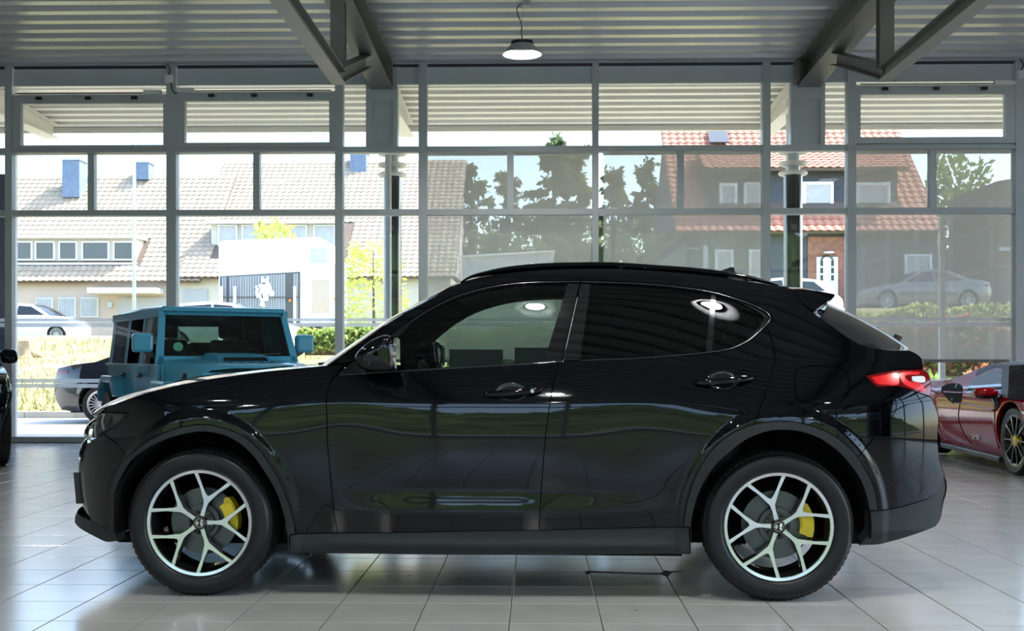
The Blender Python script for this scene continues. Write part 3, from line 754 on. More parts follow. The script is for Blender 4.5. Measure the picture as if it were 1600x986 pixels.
rle = edge3([(1476,745),(1479,752),(1479,768),(1474,785),(1469,812),(1461,823)], Wf=WL)
link('rear_diffuser', strip_mesh('rear_diffuser', rle, M['trim'], .08, 0, p=3), SUV)
fbe = edge3([(161,677.5),(148,686.5),(138.5,693),(133,707),(131,722),(131.5,742),(134,775),(139,804),(142,814)])
link('front_bumper', strip_mesh('front_bumper', fbe, M['paint'], lin(fbe, [-.22,-.20,-.20,-.20,-.20,-.18]), lin(fbe, [.0,0,0,0,0,0]), p=2.6), SUV)
fse = edge3([(142,814.5),(139,822),(140,832),(166,847)])
link('front_splitter', strip_mesh('front_splitter', fse, M['trim'], lin(fse, [-.26,-.26,-.22,-.05]), lin(fse, [.015,0,.0,0]), p=2.6), SUV)
nose = edge3([(168,637),(161,642),(152,655),(147,670),(161,677.5)])
link('nose_panel', strip_mesh('nose_panel', nose, M['paint'], lin(nose, [-.10,-.14,-.17,-.19,-.22]), .02, -.62, .62, p=2.6), SUV)
# --- lights
hl = L([(140,690),(138.5,680),(141,668),(150,656),(159.5,647),(164.5,644.7)], [(164.5,644.7),(203,645)], [(203,645),(196,652.5),(184,664),(161,677.2),(146,687.5),(140,690)], step=.01)
for s in (1, -1):
    h = panel('headlight', hl, M['lampglass'], SUV, sides=(s,), grid=.012, gap=.001, skirt=.03)[0]
    link('headlight_bowl', panel_mesh('headlight_bowl', [hl], M['black'], s, off=-.035, gap=.004, grid=.02), h)
    for a in ([(170,666),(171,652),(176,648),(192,648),(190,652),(182,660)],):
        link('reflector', panel_mesh('reflector', [L(a+[a[0]])], M['darkchrome'], s, off=-.022, gap=0, grid=.02), h)
    for q in ([(163,648),(160,660),(163,672)], [(153,655),(149,668),(150,682)]):
        pts = [(u, -s*(w), z) for u, w, z in edge3(q, off=-.02, step=.01)]
        obj('light_guide', MB().tube(pts, .006, 6), M['whitelens'], h, True)
    g2 = strip_mesh('headlight_front', [q for q in edge3([(160,646),(150,656),(141,668),(139,684),(146,687.5)], off=.001)], M['lampglass'], lin([0]*9, [-.14,-.17,-.19,-.21,-.22])[:len(edge3([(160,646),(150,656),(141,668),(139,684),(146,687.5)]))].tolist()
                    + [-.22]*max(0, len(edge3([(160,646),(150,656),(141,668),(139,684),(146,687.5)]))-9), 0.0, (.60 if s > 0 else -1), (1 if s > 0 else -.60), p=2.6)
    link('headlight_front', g2, h)
tl = L([(1353,587.5),(1372,583),(1404,578.3),(1442,577.3)], [(1442,577.3),(1449,582),(1453,590),(1455.5,620)], [(1455.5,620),(1438,614),(1421,608.3),(1404,604),(1385,604.3),(1370,604),(1353,587.5)], step=.012)
tb1 = L([(1362,589.5),(1380,586),(1401,583.5),(1404,600),(1385,601),(1371,599.5),(1362,589.5)], step=.012)
tb2 = L([(1405,583),(1412,581),(1436,581)], [(1436,581),(1437,584.5),(1416,586),(1414,589),(1419,595),(1440,600),(1447,612)], [(1447,612),(1440,611),(1415,602),(1408,593),(1405,583)], step=.01)
tb3 = L([(1425,588),(1444,588.5),(1445,597),(1426,595),(1425,588)], step=.012)
for s in (1, -1):
    t = panel('tail_light', tl, M['redlens'], SUV, sides=(s,), grid=.012, gap=.001)[0]
    link('light_bar', panel_mesh('light_bar', [tb1], M['redbright'], s, off=.0015, gap=0, grid=.02, skirt=.002), t)
    link('light_bar', panel_mesh('light_bar', [tb2], M['redbright'], s, off=.002, gap=0, grid=.02, skirt=.002), t)
    link('reversing_light', panel_mesh('reversing_light', [tb3], M['whitelens'], s, off=.002, gap=0, grid=.02, skirt=.002), t)
    e_ = edge3([(1442,577.3),(1449,582),(1453,590),(1455.5,620)], off=.002)
    link('tail_light_rear', strip_mesh('tail_light_rear', e_, M['redlens'], .102, 0, (.45 if s > 0 else -1), (1 if s > 0 else -.45), p=2.6), t)
# --- glazing
gf = L([(618,579.5),(617.5,526)], [(617.5,526),(640,508),(668,489),(710,468),(762.5,452.5),(815,445),(887,442.5)], [(887,442.5),(849,567)], [(849,567),(760,572),(670,577),(618,579.5)], off=-.012)
gr = L([(923,442.5),(1003.8,446),(1061,451.5),(1111.6,459.5)], [(1111.6,459.5),(1103,550)], [(1103,550),(1003.8,559),(906,563)], [(906,563),(923,442.5)], off=-.012)
gq = L([(1118.8,461),(1147.5,469.5),(1173.4,481),(1190.6,492.5),(1193,501),(1182,515.5),(1164.8,532.5),(1141.8,543.5),(1113,549.5)], [(1113,549.5),(1118.8,461)], off=-.012)
for s in (1, -1):
    link('window', panel_mesh('window', [gf], M['carglass'], s, off=-.012, gap=0, grid=.03, skirt=.004), doorF[s])
    link('window', panel_mesh('window', [gr], M['privacy'], s, off=-.012, gap=0, grid=.03, skirt=.004), doorR[s])
    link('quarter_window', panel_mesh('quarter_window', [gq], M['privacy'], s, off=-.012, gap=0, grid=.03, skirt=.004), doorR[s])
    pf = L([(887,442),(906,440.3)], [(906,440.3),(877.5,564.3)], [(877.5,564.3),(849,567)], [(849,567),(887,442)])
    link('pillar_cover', panel_mesh('pillar_cover', [pf], M['gloss_black'], s, off=-.006, gap=.001, grid=.03), doorF[s])
    pr = L([(908,440.5),(923.5,442)], [(923.5,442),(906.5,563)], [(906.5,563),(880,564.3)], [(880,564.3),(908,440.5)])
    link('pillar_cover', panel_mesh('pillar_cover', [pr], M['gloss_black'], s, off=-.006, gap=.001, grid=.03), doorR[s])
    dv = L([(1111.6,459.5),(1118.8,461)], [(1118.8,461),(1113,549.5)], [(1113,549.5),(1103,550)], [(1103,550),(1111.6,459.5)])
    link('window_divider', panel_mesh('window_divider', [dv], M['gloss_black'], s, off=-.006, gap=0, grid=.03), doorR[s])
    sl_ = L([(526,586),(548,567),(580,544),(612,522),(617.5,526)], [(617.5,526),(618,580.5)], [(618,580.5),(560,584),(526,586)])
    link('mirror_sail', panel_mesh('mirror_sail', [sl_], M['gloss_black'], s, off=-.006, gap=.002, grid=.03), doorF[s])
    # frame band between glass and body side
    fr = L([(617.5,526),(640,508),(668,489),(710,468),(762.5,452.5),(815,445),(887,442.5),(906,440.3)], [(906,440.3),(906,438.6),(887,438.6),(815,440.9),(762.5,447.9),(710,462.9),(668,483.9),(640,502),(612,522),(617.5,526)])
    link('window_frame', panel_mesh('window_frame', [fr], M['gloss_black'], s, off=-.004, gap=0, grid=.03), doorF[s])
    fr = L([(908,440.5),(923,442.5),(1003.8,446),(1061,451.5),(1111.6,459.5),(1118.8,461),(1147.5,469.5),(1173.4,481),(1190.6,492.5),(1193,501),(1182,515.5),(1164.8,532.5),(1141.8,543.5),(1113,549.5),(1103,550),(1003.8,559),(906,563)],
           [(906,563.7),(1003.8,559.7),(1060,556),(1103,552),(1143,545.5),(1166,535.5),(1184,521.5),(1196,508.5)], [(1203,506),(1206,497),(1202,489),(1182,477.5),(1147.5,464.5),(1110,454),(1061,447),(1003.8,442),(923,438.7),(908,438.7),(908,440.5)])
    link('window_frame', panel_mesh('window_frame', [fr], M['gloss_black'], s, off=-.004, gap=0, grid=.02), doorR[s])
    tr_ = [(u, -s*(w+.002), z) for u, w, z in edge3([(906,440),(887,440.2),(815,442.5),(762.5,449.7),(710,465),(668,486),(640,504.5)], step=.02)]
    obj('window_trim', MB().tube(tr_, .0032, 6), M['darkchrome'] if s > 0 else M['gloss_black'], doorF[s], True)
    tr_ = [(u, -s*(w+.002), z) for u, w, z in edge3([(908,440),(1003.8,443.7),(1061,449),(1110,456.5),(1147.5,466.8),(1182,479.5),(1200,490),(1203,498),(1190,514),(1168,533),(1143,544.5),(1103,551),(1003.8,559.3),(906,563.3)], step=.015)]
    obj('window_trim', MB().tube(tr_, .0035, 6), M['darkchrome'] if s > 0 else M['gloss_black'], doorR[s], True)
    bl_ = [(u, -s*(w-.002), z) for u, w, z in edge3([(530,586),(618,580.3),(760,572.3),(849,567.3),(877,565)], step=.03)]
    obj('belt_trim', MB().tube(bl_, .005, 6), M['gloss_black'], doorF[s], True)
    # roof rail
    rl = edge3([(720,441),(736,432.5),(760,427),(801,420.5),(850,416.5),(898,415),(960,415),(1015,418.5),(1090,424),(1165,433.5),(1193,439.5),(1216,446.5)], off=-.05, step=.02)
    mb = MB(); n_ = len(rl); hh = lin(rl, [.004,.016,.018,.018,.018,.018,.018,.018,.016,.004])
    rings = []
    for i, (u, w, z) in enumerate(rl):
        rings.append([(u, -s*(w+.016*math.cos(a)), z+hh[i]*math.sin(a)) for a in np.linspace(0, 2*PI, 13)[:-1]])
    mb.grid([r+[r[0]] for r in rings])
    obj('roof_rail', mb, M['paint'], SUV, True)
    # door handles
    for D, pts, c0 in ((doorF, ((755,616),(848,609)), (797,615)), (doorR, ((1085,598),(1177,591)), (1126,597))):
        (ax, ay), (bx, by) = pts
        def PX(f, dy, off=0.0):
            u, z = trace([(ax+(bx-ax)*f, ay+(by-ay)*f+dy)])[0]; return u, float(Wc(u, z))+off, z
        # recessed cup: dark lens-shaped dish slightly behind its rim
        ring = []
        for k in range(28):
            a = 2*PI*k/28; rr_ = 13.5 if math.sin(a) > 0 else 14.5
            ring.append(((ax+bx)/2-2+rr_*1.75*math.cos(a), (ay+by)/2-1-rr_*math.sin(a)))
        cup = np.array(trace(ring)); mb = MB(); cu, cz = cup.mean(0)
        rows = []
        for f_, d_ in ((1.0, .002), (.97, .0035), (.9, .001), (.6, .0004), (.0, .0003)):
            rows.append([(cu+(p_[0]-cu)*f_, -s*(float(Wc(cu+(p_[0]-cu)*f_, cz+(p_[1]-cz)*f_))+d_), cz+(p_[1]-cz)*f_) for p_ in list(cup)+[cup[0]]])
        mb.grid(rows); obj('handle_cup', mb, M['gloss_black'], D[s], True)
        path = [PX(f, dy, of) for f, dy, of in ((.0,0,.004),(.05,0,.016),(.2,0,.030),(.5,0,.036),(.8,0,.030),(.95,0,.016),(1.0,0,.004))]
        path = catmull(path, n=5); mb = MB(); rings = []
        for i, (u, w, z) in enumerate(path):
            f = i/(len(path)-1); hz = .0165*min(1, (math.sin(PI*min(max(f, .015), .985)))**.45)
            rings.append([(u, -s*(w+.010*math.cos(a)), z+hz*math.sin(a)) for a in np.linspace(0, 2*PI, 13)])
        mb.grid(rings); obj('door_handle', mb, M['paint'], D[s], True)
        if D is doorF:
            u, w, z = PX(.83, .5, .041)
            obj('lock_cylinder', MB().lathe([(0, .002), (.009, .0015), (.0095, -.004)], 16, 'y', (u, -s*w, z)), M['chrome'], D[s], True)
    # door mirror
    uc, zc_ = unproj(590, 552, 1.02)
    cap = [(556.5,556),(566,543.5),(578.7,533.5),(592,526.5),(605,523),(613,526),(618,535),(620.5,548),(620.5,565),(619,579),(600,581.5),(575,580),(561,573),(556.5,564)]
    cp = np.array([unproj(a, b, 1.03) for a, b in catmull(cap, n=3, closed=True)]); c0 = cp.mean(0)
    prof = [(1.02,0.0,.84),(1.035,.55,.0),(1.05,.80,0),(1.065,.93,0),(1.09,.995,0),(1.11,.97,0),(1.125,.85,0),(1.135,.6,0),(1.138,.2,0)]
    rows = []
    for w_, f_, _ in ((.925,.30,0),(.935,.62,0),(.955,.86,0),(.985,.97,0),(1.02,1.0,0),(1.055,.99,0),(1.085,.94,0),(1.105,.82,0),(1.115,.6,0),(1.118,.1,0)):
        rows.append([(c0[0]+(p_[0]-c0[0])*f_, -s*w_, c0[1]+(p_[1]-c0[1])*f_) for p_ in list(cp)+[cp[0]]])
    mir = obj('door_mirror', MB().grid(rows), M['paint'], doorF[s], True)
    uR = cp[:, 0].max()
    obj('mirror_lens', MB().prism([(c0[1]-.060+.005, .955), (c0[1]-.075, 1.0), (c0[1]-.07, 1.07), (c0[1]-.02, 1.10), (c0[1]+.045, 1.085), (c0[1]+.075, 1.03), (c0[1]+.065, .965)],
        lambda a, b, d: (uR+d, -s*b, a), -.012, .003), M['mirror'], doorF[s])
    um, zm = unproj(588, 580, 1.0)
    obj('mirror_foot', MB().bar((um-.03, -s*.86, zm+.05), (um-.01, -s*.97, zm+.06), .06, .05), M['gloss_black'], doorF[s])
# shark fin and wipers
fu, fz = unproj(1133, 424, 0.0)
obj('shark_fin', MB().prism([(-.07, -.012), (.03, .022), (.045, .022), (.055, -.012)], lambda a, b, d: (fu+a, d*(1-max(0, b)*14), fz+b), -.022, .022), M['gloss_black'], SUV)
wu, wz_ = unproj(1404, 529, -.0)
obj('rear_wiper', MB().bar((wu, .0, wz_), (wu+.01, .12, wz_-.012), .02, .02).tube([(wu-.02, 0, wz_-.03), (wu, 0, wz_+.015)], .024, 12), M['black'], SUV, 40)
for yy in (-.45, .15):
    uu, zz = unproj(499, 566, -yy)
    obj('wiper', MB().tube([(uu, yy, zz-.01), (uu+.10, yy+.2, zz+.005), (uu+.13, yy+.55, zz+.01)], .009, 6), M['black'], SUV)
# front details: grille shield, plate, side intakes, rear plate, badge
_fz_ = np.array([p[2] for p in fbe])[::-1]; _fu_ = np.array([p[0]+d for p, d in zip(fbe, lin(fbe, [-.22,-.20,-.20,-.20,-.20,-.18]))])[::-1]
def uN(z, y=0.0): return float(np.interp(z, _fz_, _fu_))+.20*(abs(y)/.78)**2.6
sh = [(-.17,.80),(.17,.80),(.15,.72),(.08,.58),(0,.50),(-.08,.58),(-.15,.72)]
gsh = obj('grille', MB().prism(sh, lambda a, b, d: (uN(b, a)+d, a, b), -.004, .03), M['black'], SUV)
obj('grille_frame', MB().tube([(uN(b, a)-.004, a, b) for a, b in sh+[sh[0]]], .007, 8), M['darkchrome'], gsh)
for z_ in (.58,.64,.70,.76): obj('grille_bar', MB().bar((uN(z_)-.006, -.13*min(1,(z_-.5)/.2), z_), (uN(z_)-.006, .13*min(1,(z_-.5)/.2), z_), .01, .012), M['darkchrome'], gsh)
pu, pz0 = unproj(115.5, 744, .50); pu2, pz1 = unproj(127, 781, .50)
obj('number_plate_holder', MB().prism([(pu, pz0), (pu+.05, pz0+.008), (pu2+.06, pz1), (pu2, pz1)], lambda a, b, d: (a, d, b), -.50, .02), M['black'], SUV)
for s in (1, -1):
    obj('lower_intake', MB().prism([(.28,.42),(.55,.40),(.52,.56),(.30,.54)], lambda a, b, d: (uN(b, a)+d, -s*a, b), -.004, .05), M['black'], SUV)
uT = max(p[0] for p in rbe)+.09
obj('rear_plate_recess', MB().box((uT-.03, -.28, .60), (uT+.004, .28, .74)), M['trim'], SUV)
obj('tailgate_badge', MB().lathe([(0, .012), (.045, .010), (.048, 0)], 24, 'x', (te[-1][0]+.115, 0, .98)), M['chrome'], SUV, True)
# --- shell behind the gaps, floor pan, wheel wells, cabin
def dark_side(s):
    below = L([(140,700),(135,740),(142,812),(166,840)], [(166,840),(170,815),(175,765),(200,722),(240,692),(310,672),(360,677),(412,728),(440,775),(452,840)], [(452,840),(742,850),(1075,845)],
              [(1075,845),(1085,790),(1110,740),(1150,692),(1222,668),(1290,684),(1340,735),(1358,800),(1362,830)], [(1362,830),(1450,800),(1462,700),(1455,630),(1435,575),(1415,555)],
              [(1415,555),(1330,540),(1262,490),(1228,460)], [(1228,460),(1205,480),(1210,500),(1175,540),(1103,556),(1003,563),(876,569),(618,584),(545,575),(500,578),(340,596),(220,625),(170,650)])
    return panel_mesh('inner_shell', [below], M['liner'], s, off=-.03, gap=.004, grid=.05, skirt=.01)
for s in (1, -1): link('inner_shell', dark_side(s), SUV)
lin_o = L([(x, y-2.5) for x, y in wsede], [(703,447.5)]+roofe[1:], [(1232,450),(1222,470)], [(1214,497),(1202,486),(1182,479.5),(1147.5,468),(1110,458.5),(1061,450.5),(1003.8,445.3),(923,442),(887,442),(815,444.6),(762.5,452),(710,467.5),(668,488.5),(640,507),(616,525),(585,548),(558,568)], [(558,568),(530,574),(510,573)])
panel('pillar_backing', lin_o, M['liner'], SUV, off=-.024, gap=0, grid=.04, skirt=.004)  # dark backing added to stop light leaking through the pillar gaps
obj('floor_pan', MB().box((-.55, -.55, .20), (.45-.0, .55, .24)).box((.45, -.84, .20), (UR-.45, .84, .26)).box((UR-.45, -.55, .22), (UR+.50, .55, .30)), M['liner'], SUV)
obj('firewall', MB().box((.42, -.80, .26), (.50, .80, 1.02)), M['liner'], SUV)
obj('parcel_shelf', MB().box((UR-.45, -.72, .95), (UR+.35, .72, 1.0)), M['interior'], SUV)
for uc in (0.0, UR+.01):
    for s in (1, -1):
        mb = MB(); a = np.linspace(-.12, PI+.12, 25)
        rows = [[(uc+(.425)*math.cos(t)*1.0, -s*w_, TR+.425*1.06*math.sin(t)) for t in a] for w_ in (.52, .93 if uc < 1 else .93)]
        mb.grid(rows); mb.prism([(uc+.43*math.cos(t), TR+.45*math.sin(t)) for t in a], lambda p_, q_, d: (p_, -s*d, q_), .50, .52)
        obj('wheel_well', mb, M['liner'], SUV)
def rbox(lo, hi, name, m, parent, bv=.03):
    o = obj(name, MB().box(lo, hi), m, parent); bevel(o, bv, 3); o.data.polygons.foreach_set('use_smooth', [True]*6); return o
rbox((.50, -.74, .72), (.98, .74, 1.03), 'dashboard', M['interior'], SUV, .06)
rbox((.80, -.60, 1.00), (1.0, -.20, 1.09), 'instrument_hood', M['interior'], SUV, .04)
rbox((.9, -.13, .30), (1.9, .13, .72), 'centre_console', M['interior'], SUV, .03)
ang = R(24); swc = Vector((1.10, -.40, .965)); ax_ = Vector((math.cos(ang), 0, math.sin(ang))); upv = Vector((-math.sin(ang), 0, math.cos(ang))); sdv = Vector((0,1,0))
sw = obj('steering_wheel', MB().tube([swc+(upv*math.cos(t)+sdv*math.sin(t))*.185 for t in np.linspace(0, 2*PI, 33)], .016, 8, cap=False), M['leather'], SUV, True)
obj('steering_hub', MB().tube([swc-ax_*.10, swc+ax_*.01], .065, 14).bar(swc-sdv*.17, swc+sdv*.17, .03, .02, up=ax_).bar(swc, swc-upv*.17, .03, .02, up=ax_), M['gloss_black'], sw)
for s_, nm in ((-.40, 'front_seat'), (.40, 'front_seat')):
    st = rbox((1.20, s_-.26, .36), (1.72, s_+.26, .58), nm, M['leather'], SUV, .06)
    o = obj('seat_back', MB().prism([(1.62,.50),(1.78,.50),(2.0,1.13),(1.90,1.15),(1.80,1.02)], lambda a, b, d: (a, d, b), s_-.24, s_+.24), M['leather'], st); bevel(o, .04, 3)
    o = obj('headrest', MB().prism([(1.90,1.17),(2.0,1.16),(2.05,1.34),(1.97,1.36)], lambda a, b, d: (a, d, b), s_-.13, s_+.13), M['leather'], st); bevel(o, .03, 3)
bs = rbox((2.05, -.64, .40), (2.55, .64, .60), 'rear_bench', M['leather'], SUV, .06)
o = obj('seat_back', MB().prism([(2.45,.55),(2.62,.55),(2.82,1.12),(2.74,1.13)], lambda a, b, d: (a, d, b), -.62, .62), M['leather'], bs); bevel(o, .04, 3)
for y_ in (-.42, .42): o = obj('headrest', MB().prism([(2.75,1.13),(2.83,1.12),(2.87,1.28),(2.80,1.29)], lambda a, b, d: (a, d, b), y_-.12, y_+.12), M['leather'], bs); bevel(o, .03, 3)

# --- wheels
def wheel_meshes():
    D = {}
    r = TR; rim = .262
    prof = [(rim-.006,.03),(rim+.004,.0),(rim+.012,-.006),(rim+.02,-.010),(r-.055,-.014),(r-.03,-.012),(r-.018,-.004),(r-.008,.012)]
    D['tyre'] = mesh_of('tyre', MB().lathe(prof, 72, 'y'), M['rubber'], True, True)
    mb = MB(); tp = [(r-.008,.012)]
    for y0 in (.03, .075, .12, .165):
        tp += [(r-.001,.022+y0-.03+.001),(r,y0),(r,y0+.03),(r-.006,y0+.032),(r-.006,y0+.038)]
    tp += [(r-.002,.205),(r-.012,.222),(r-.04,.235),(rim,.232),(rim-.01,.20)]
    mb.lathe(tp, 72, 'y')
    for k in range(72):
        a = 2*PI*k/72
        for y0, y1 in ((.012,.045),(.19,.22)):
            ca, sa = math.cos(a), math.sin(a); tx, tz = -sa, ca; e = .008
            rr = r+.001
            mb.add([((rr-.012)*ca-tx*e, y0-.006, (rr-.012)*sa-tz*e), ((rr-.012)*ca+tx*e, y0-.006, (rr-.012)*sa+tz*e), (rr*ca+tx*e, y1, rr*sa+tz*e), (rr*ca-tx*e, y1, rr*sa-tz*e),
                    ((rr-.002)*ca-tx*e, y0+.004, (rr-.002)*sa-tz*e), ((rr-.002)*ca+tx*e, y0+.004, (rr-.002)*sa+tz*e)], [(0,1,5,4),(4,5,2,3)])
    D['tread'] = mesh_of('tread', mb, M['tread'], False, True)
    D['barrel'] = mesh_of('wheel', MB().lathe([(rim-.012,.006),(rim-.004,.004),(rim-.010,.03),(rim-.03,.06),(rim-.035,.19),(rim-.01,.21)], 64, 'y'), M['rimdark'], True, True)
    D['lip'] = mesh_of('rim_lip', MB().lathe([(rim-.020,.012),(rim-.018,.003),(rim-.004,.0),(rim,.004),(rim-.001,.012)], 72, 'y'), M['alu'], 30, True)
    # Y spoke
    ang = 0.0; Rr = rim-.010; fk = .128
    def pol(rad, deg): return (rad*math.cos(R(deg)), rad*math.sin(R(deg)))
    poly = [pol(.046,-20), pol(.085,-7.5), pol(.112,-9), pol(.150,-17), pol(.20,-19.2), pol(Rr,-19.5), pol(Rr,-25.5), pol(Rr,-25.5)]
    half = [(.044,.013),(.08,.0105),(.108,.016),(.118,.022)]
    a1 = pol(Rr, 21.2+2.2); a2 = pol(Rr, 21.2-2.2); crotch = (.150, 0.0); neck = (.125,.027)
    ca_ = [(.030,-.0105),(.080,-.0085),(.108,-.0125),(.126,-.0235),(.170,-.0500)] + [(a1[0],-a1[1]),(a2[0],-a2[1])] + [(.176,-.0375),(.146,-.0125),(.138,-.003)] + [(.138,.003),(.146,.0125),(.176,.0375)] + [a2, a1] + [(.170,.0500),(.126,.0235),(.108,.0125),(.080,.0085),(.030,.0105)]
    tri = delaunay_2d_cdt([Vector(p) for p in ca_], [(i, (i+1) % len(ca_)) for i in range(len(ca_))], [], 1, 1e-6)
    def dish(x): return .016*(1-min(1, x/Rr))**1.0+.003
    mb = MB(); V2 = [tuple(v) for v in tri[0]]; nn = len(V2)
    top = [(x, dish(x), z) for x, z in V2]
    cx_ = [(x, dish(x)+.006, z) for x, z in V2]; bot = [(x*1.0, dish(x)+.035, z) for x, z in V2]
    mb.add(top, [tuple(f) for f in tri[2]], 0)
    k = len(ca_); ring_t = [(x, dish(x), z) for x, z in ca_]; ring_b = [(x, dish(x)+.042, z*1.12) for x, z in ca_]
    mb.add(ring_t+ring_b, [(i, (i+1) % k, k+(i+1) % k, k+i) for i in range(k)], 1)
    mb.add(ring_b, [tuple(range(k))] if False else [], 1)
    D['spoke'] = mesh_of('spoke', mb, [M['alu'], M['rimdark']], False, True)
    hb = MB().lathe([(0,.008),(.030,.009),(.034,.012),(.036,.03),(.062,.034),(.066,.06)], 32, 'y', mi=0)
    hb.lathe([(.0,.0068),(.0245,.0068),(.026,.0085)], 32, 'y', mi=1)
    hb.lathe([(.0265,.006),(.030,.006),(.031,.010)], 32, 'y', mi=0)
    hb.box((-.0190,.0045,-.0030), (-.003,.0070,.0030), 2); hb.box((-.0135,.0045,-.011), (-.0080,.0070,.011), 2)
    hb.tube([(.0095+.0045*math.sin(t*2.6), .0052, -.015+.030*t/6) for t in np.linspace(0, 6, 20)], .0024, 5, mi=2)
    hb.tube([(.0265*math.cos(t)*.82, .0055, .0265*math.sin(t)*.82) for t in np.linspace(0, 2*PI, 25)], .0011, 5, mi=2)
    D['hub'] = mesh_of('hub_cap', hb, [M['rimdark'], M['black'], M['alu']], 30, True)
    lb = MB()
    D['bolt'] = mesh_of('wheel_bolt', MB().lathe([(0,-.012),(.007,-.012),(.009,-.008),(.009,.02),(.013,.022)], 12, 'y'), M['black'], 30, True)
    D['disc'] = mesh_of('brake_disc', MB().lathe([(.05,.055),(.085,.055),(.088,.082),(.165,.082),(.165,.104),(.09,.104)], 48, 'y'), M['disc'], 30, True)
    # caliper, centred on +x side
    mb = MB()
    a = np.linspace(R(-27), R(27), 9); ring = [(.178*math.cos(t), .178*math.sin(t)) for t in a]+[(.112*math.cos(t), .112*math.sin(t)) for t in a[::-1]]
    mb.prism(ring, lambda p_, q_, d: (p_, d, q_), .050, .118)
    a = np.linspace(R(-12), R(20), 6); ring = [(.172*math.cos(t), .172*math.sin(t)) for t in a]+[(.120*math.cos(t), .120*math.sin(t)) for t in a[::-1]]
    mb.prism(ring, lambda p_, q_, d: (p_, d, q_), .042, .052)
    mb.tube([(.145, .05, .07), (.145, .10, .07)], .018, 10); mb.tube([(.145, .05, -.06), (.145, .10, -.06)], .016, 10)
    D['caliper'] = mesh_of('brake_caliper', mb, M['yellow'], False, True)
    return D
WM = wheel_meshes()
def add_wheel(car, u, w, s, spin, cal=True, calang=0.0, mats=None):
    wh = link('wheel', WM['barrel'], car); wh.location = (u, -s*w, TR)
    wh.rotation_euler = (0, 0, 0 if s > 0 else PI)
    def sub(nm, key, ry=0.0):
        o = link(nm, WM[key], wh); o.rotation_euler = (0, -ry, 0); return o
    sub('tyre', 'tyre'); sub('tyre_tread', 'tread'); sub('rim_lip', 'lip')
    for k in range(5): sub('spoke', 'spoke', spin+R(72)*k)
    sub('hub_cap', 'hub')
    for k in range(5):
        b = sub('wheel_bolt', 'bolt'); a = spin+R(36+72*k); b.location = (.052*math.cos(a), .03, .052*math.sin(a))
    sub('brake_disc', 'disc')
    if cal: sub('brake_caliper', 'caliper', calang)
    return wh
for s in (1, -1):
    add_wheel(SUV, 0.0, WFACE, s, R(73), True, R(14) if s > 0 else R(166))
    add_wheel(SUV, UR, WFACE, s, R(33), True, R(8) if s > 0 else R(172))
# ------------------------------------------------------------------ outside, beyond the far glass front
M['paving'] = mat('paving', (0.46, 0.44, 0.41), 0.85, var=0.08, vscale=1.5, bump=0.2, bscale=30)
M['asphalt'] = mat('asphalt', (0.16, 0.16, 0.165), 0.9, var=0.1, vscale=3, bump=0.2, bscale=50)
M['kerb'] = mat('kerb_concrete', (0.36, 0.34, 0.30), 0.9, var=0.12, vscale=4, objvar=.06)
M['grass'] = mat('dry_grass', (0.30, 0.27, 0.11), 0.95, var=0.35, vscale=1.6, bump=0.6, bscale=14)
M['blade'] = mat('grass_blades', (0.34, 0.32, 0.13), 0.9, island=.35)
M['tileA'] = mat('tan_roof_tile', (0.34, 0.275, 0.20), 0.8, var=0.10, vscale=2, objvar=.10)
M['tileA2'] = mat('tan_roof_tile_far', (0.34, 0.275, 0.20), 0.8, var=0.10, vscale=2, island=.10)
M['tileC'] = mat('red_roof_tile', (0.40, 0.165, 0.105), 0.75, var=0.12, vscale=2, objvar=.12)
M['tileC2'] = mat('red_roof_tile_far', (0.40, 0.165, 0.105), 0.75, var=0.12, vscale=2, island=.12)
M['batten'] = mat('roof_underlay', (0.12, 0.09, 0.07), 0.9)
M['render'] = mat('pink_render', (0.55, 0.44, 0.36), 0.9, var=0.06, vscale=1)
M['cream'] = mat('cream_render', (0.60, 0.55, 0.46), 0.9, var=0.05, vscale=1)
M['slate'] = mat('slate_cladding', (0.055, 0.062, 0.075), 0.7, var=0.15, vscale=6)
M['blueslate'] = mat('chimney_slate', (0.14, 0.19, 0.27), 0.7, var=0.15, vscale=6)
M['brick'] = mat('house_brick', (0.28, 0.12, 0.08), 0.85, var=0.25, vscale=8)
M['fwhite'] = mat('frame_white', (0.78, 0.78, 0.76), 0.6)
M['glassdark'] = mat('far_window_glass', (0.05, 0.06, 0.07), 0.08, 0, 0.6)
M['curtain'] = mat('far_window_curtain', (0.50, 0.50, 0.50), 0.7, var=.1, vscale=4)
M['garage'] = mat('garage_door', (0.42, 0.42, 0.42), 0.6)
M['bark'] = mat('bark', (0.10, 0.07, 0.045), 0.95, var=.3, vscale=8, bump=.5, bscale=20)
M['stumpwood'] = mat('stump_wood', (0.34, 0.25, 0.15), 0.9, var=.25, vscale=5)
def leafmat(name, col, isl=.35):
    m = mat(name, col, .7, 0, .3, island=isl); n, l = nodes_of(m); b = n['Principled BSDF']; out = n['Material Output']
    t = n.new('ShaderNodeBsdfTranslucent'); t.inputs[0].default_value = (*[min(1, c*1.5) for c in col], 1)
    mx = n.new('ShaderNodeMixShader'); mx.inputs[0].default_value = .42; l.new(b.outputs[0], mx.inputs[1]); l.new(t.outputs[0], mx.inputs[2]); l.new(mx.outputs[0], out.inputs[0]); return m
M['conifer'] = leafmat('conifer_needles', (0.085, 0.115, 0.05)); M['conifer2'] = leafmat('conifer_needles_olive', (0.13, 0.14, 0.055))
M['leaf'] = leafmat('green_leaf', (0.16, 0.23, 0.06)); M['leafy'] = leafmat('yellow_green_leaf', (0.42, 0.46, 0.12))
M['leafr'] = leafmat('red_leaf', (0.40, 0.17, 0.10)); M['hill'] = mat('hill_green', (0.06, 0.10, 0.03), .95, var=.6, vscale=.35)
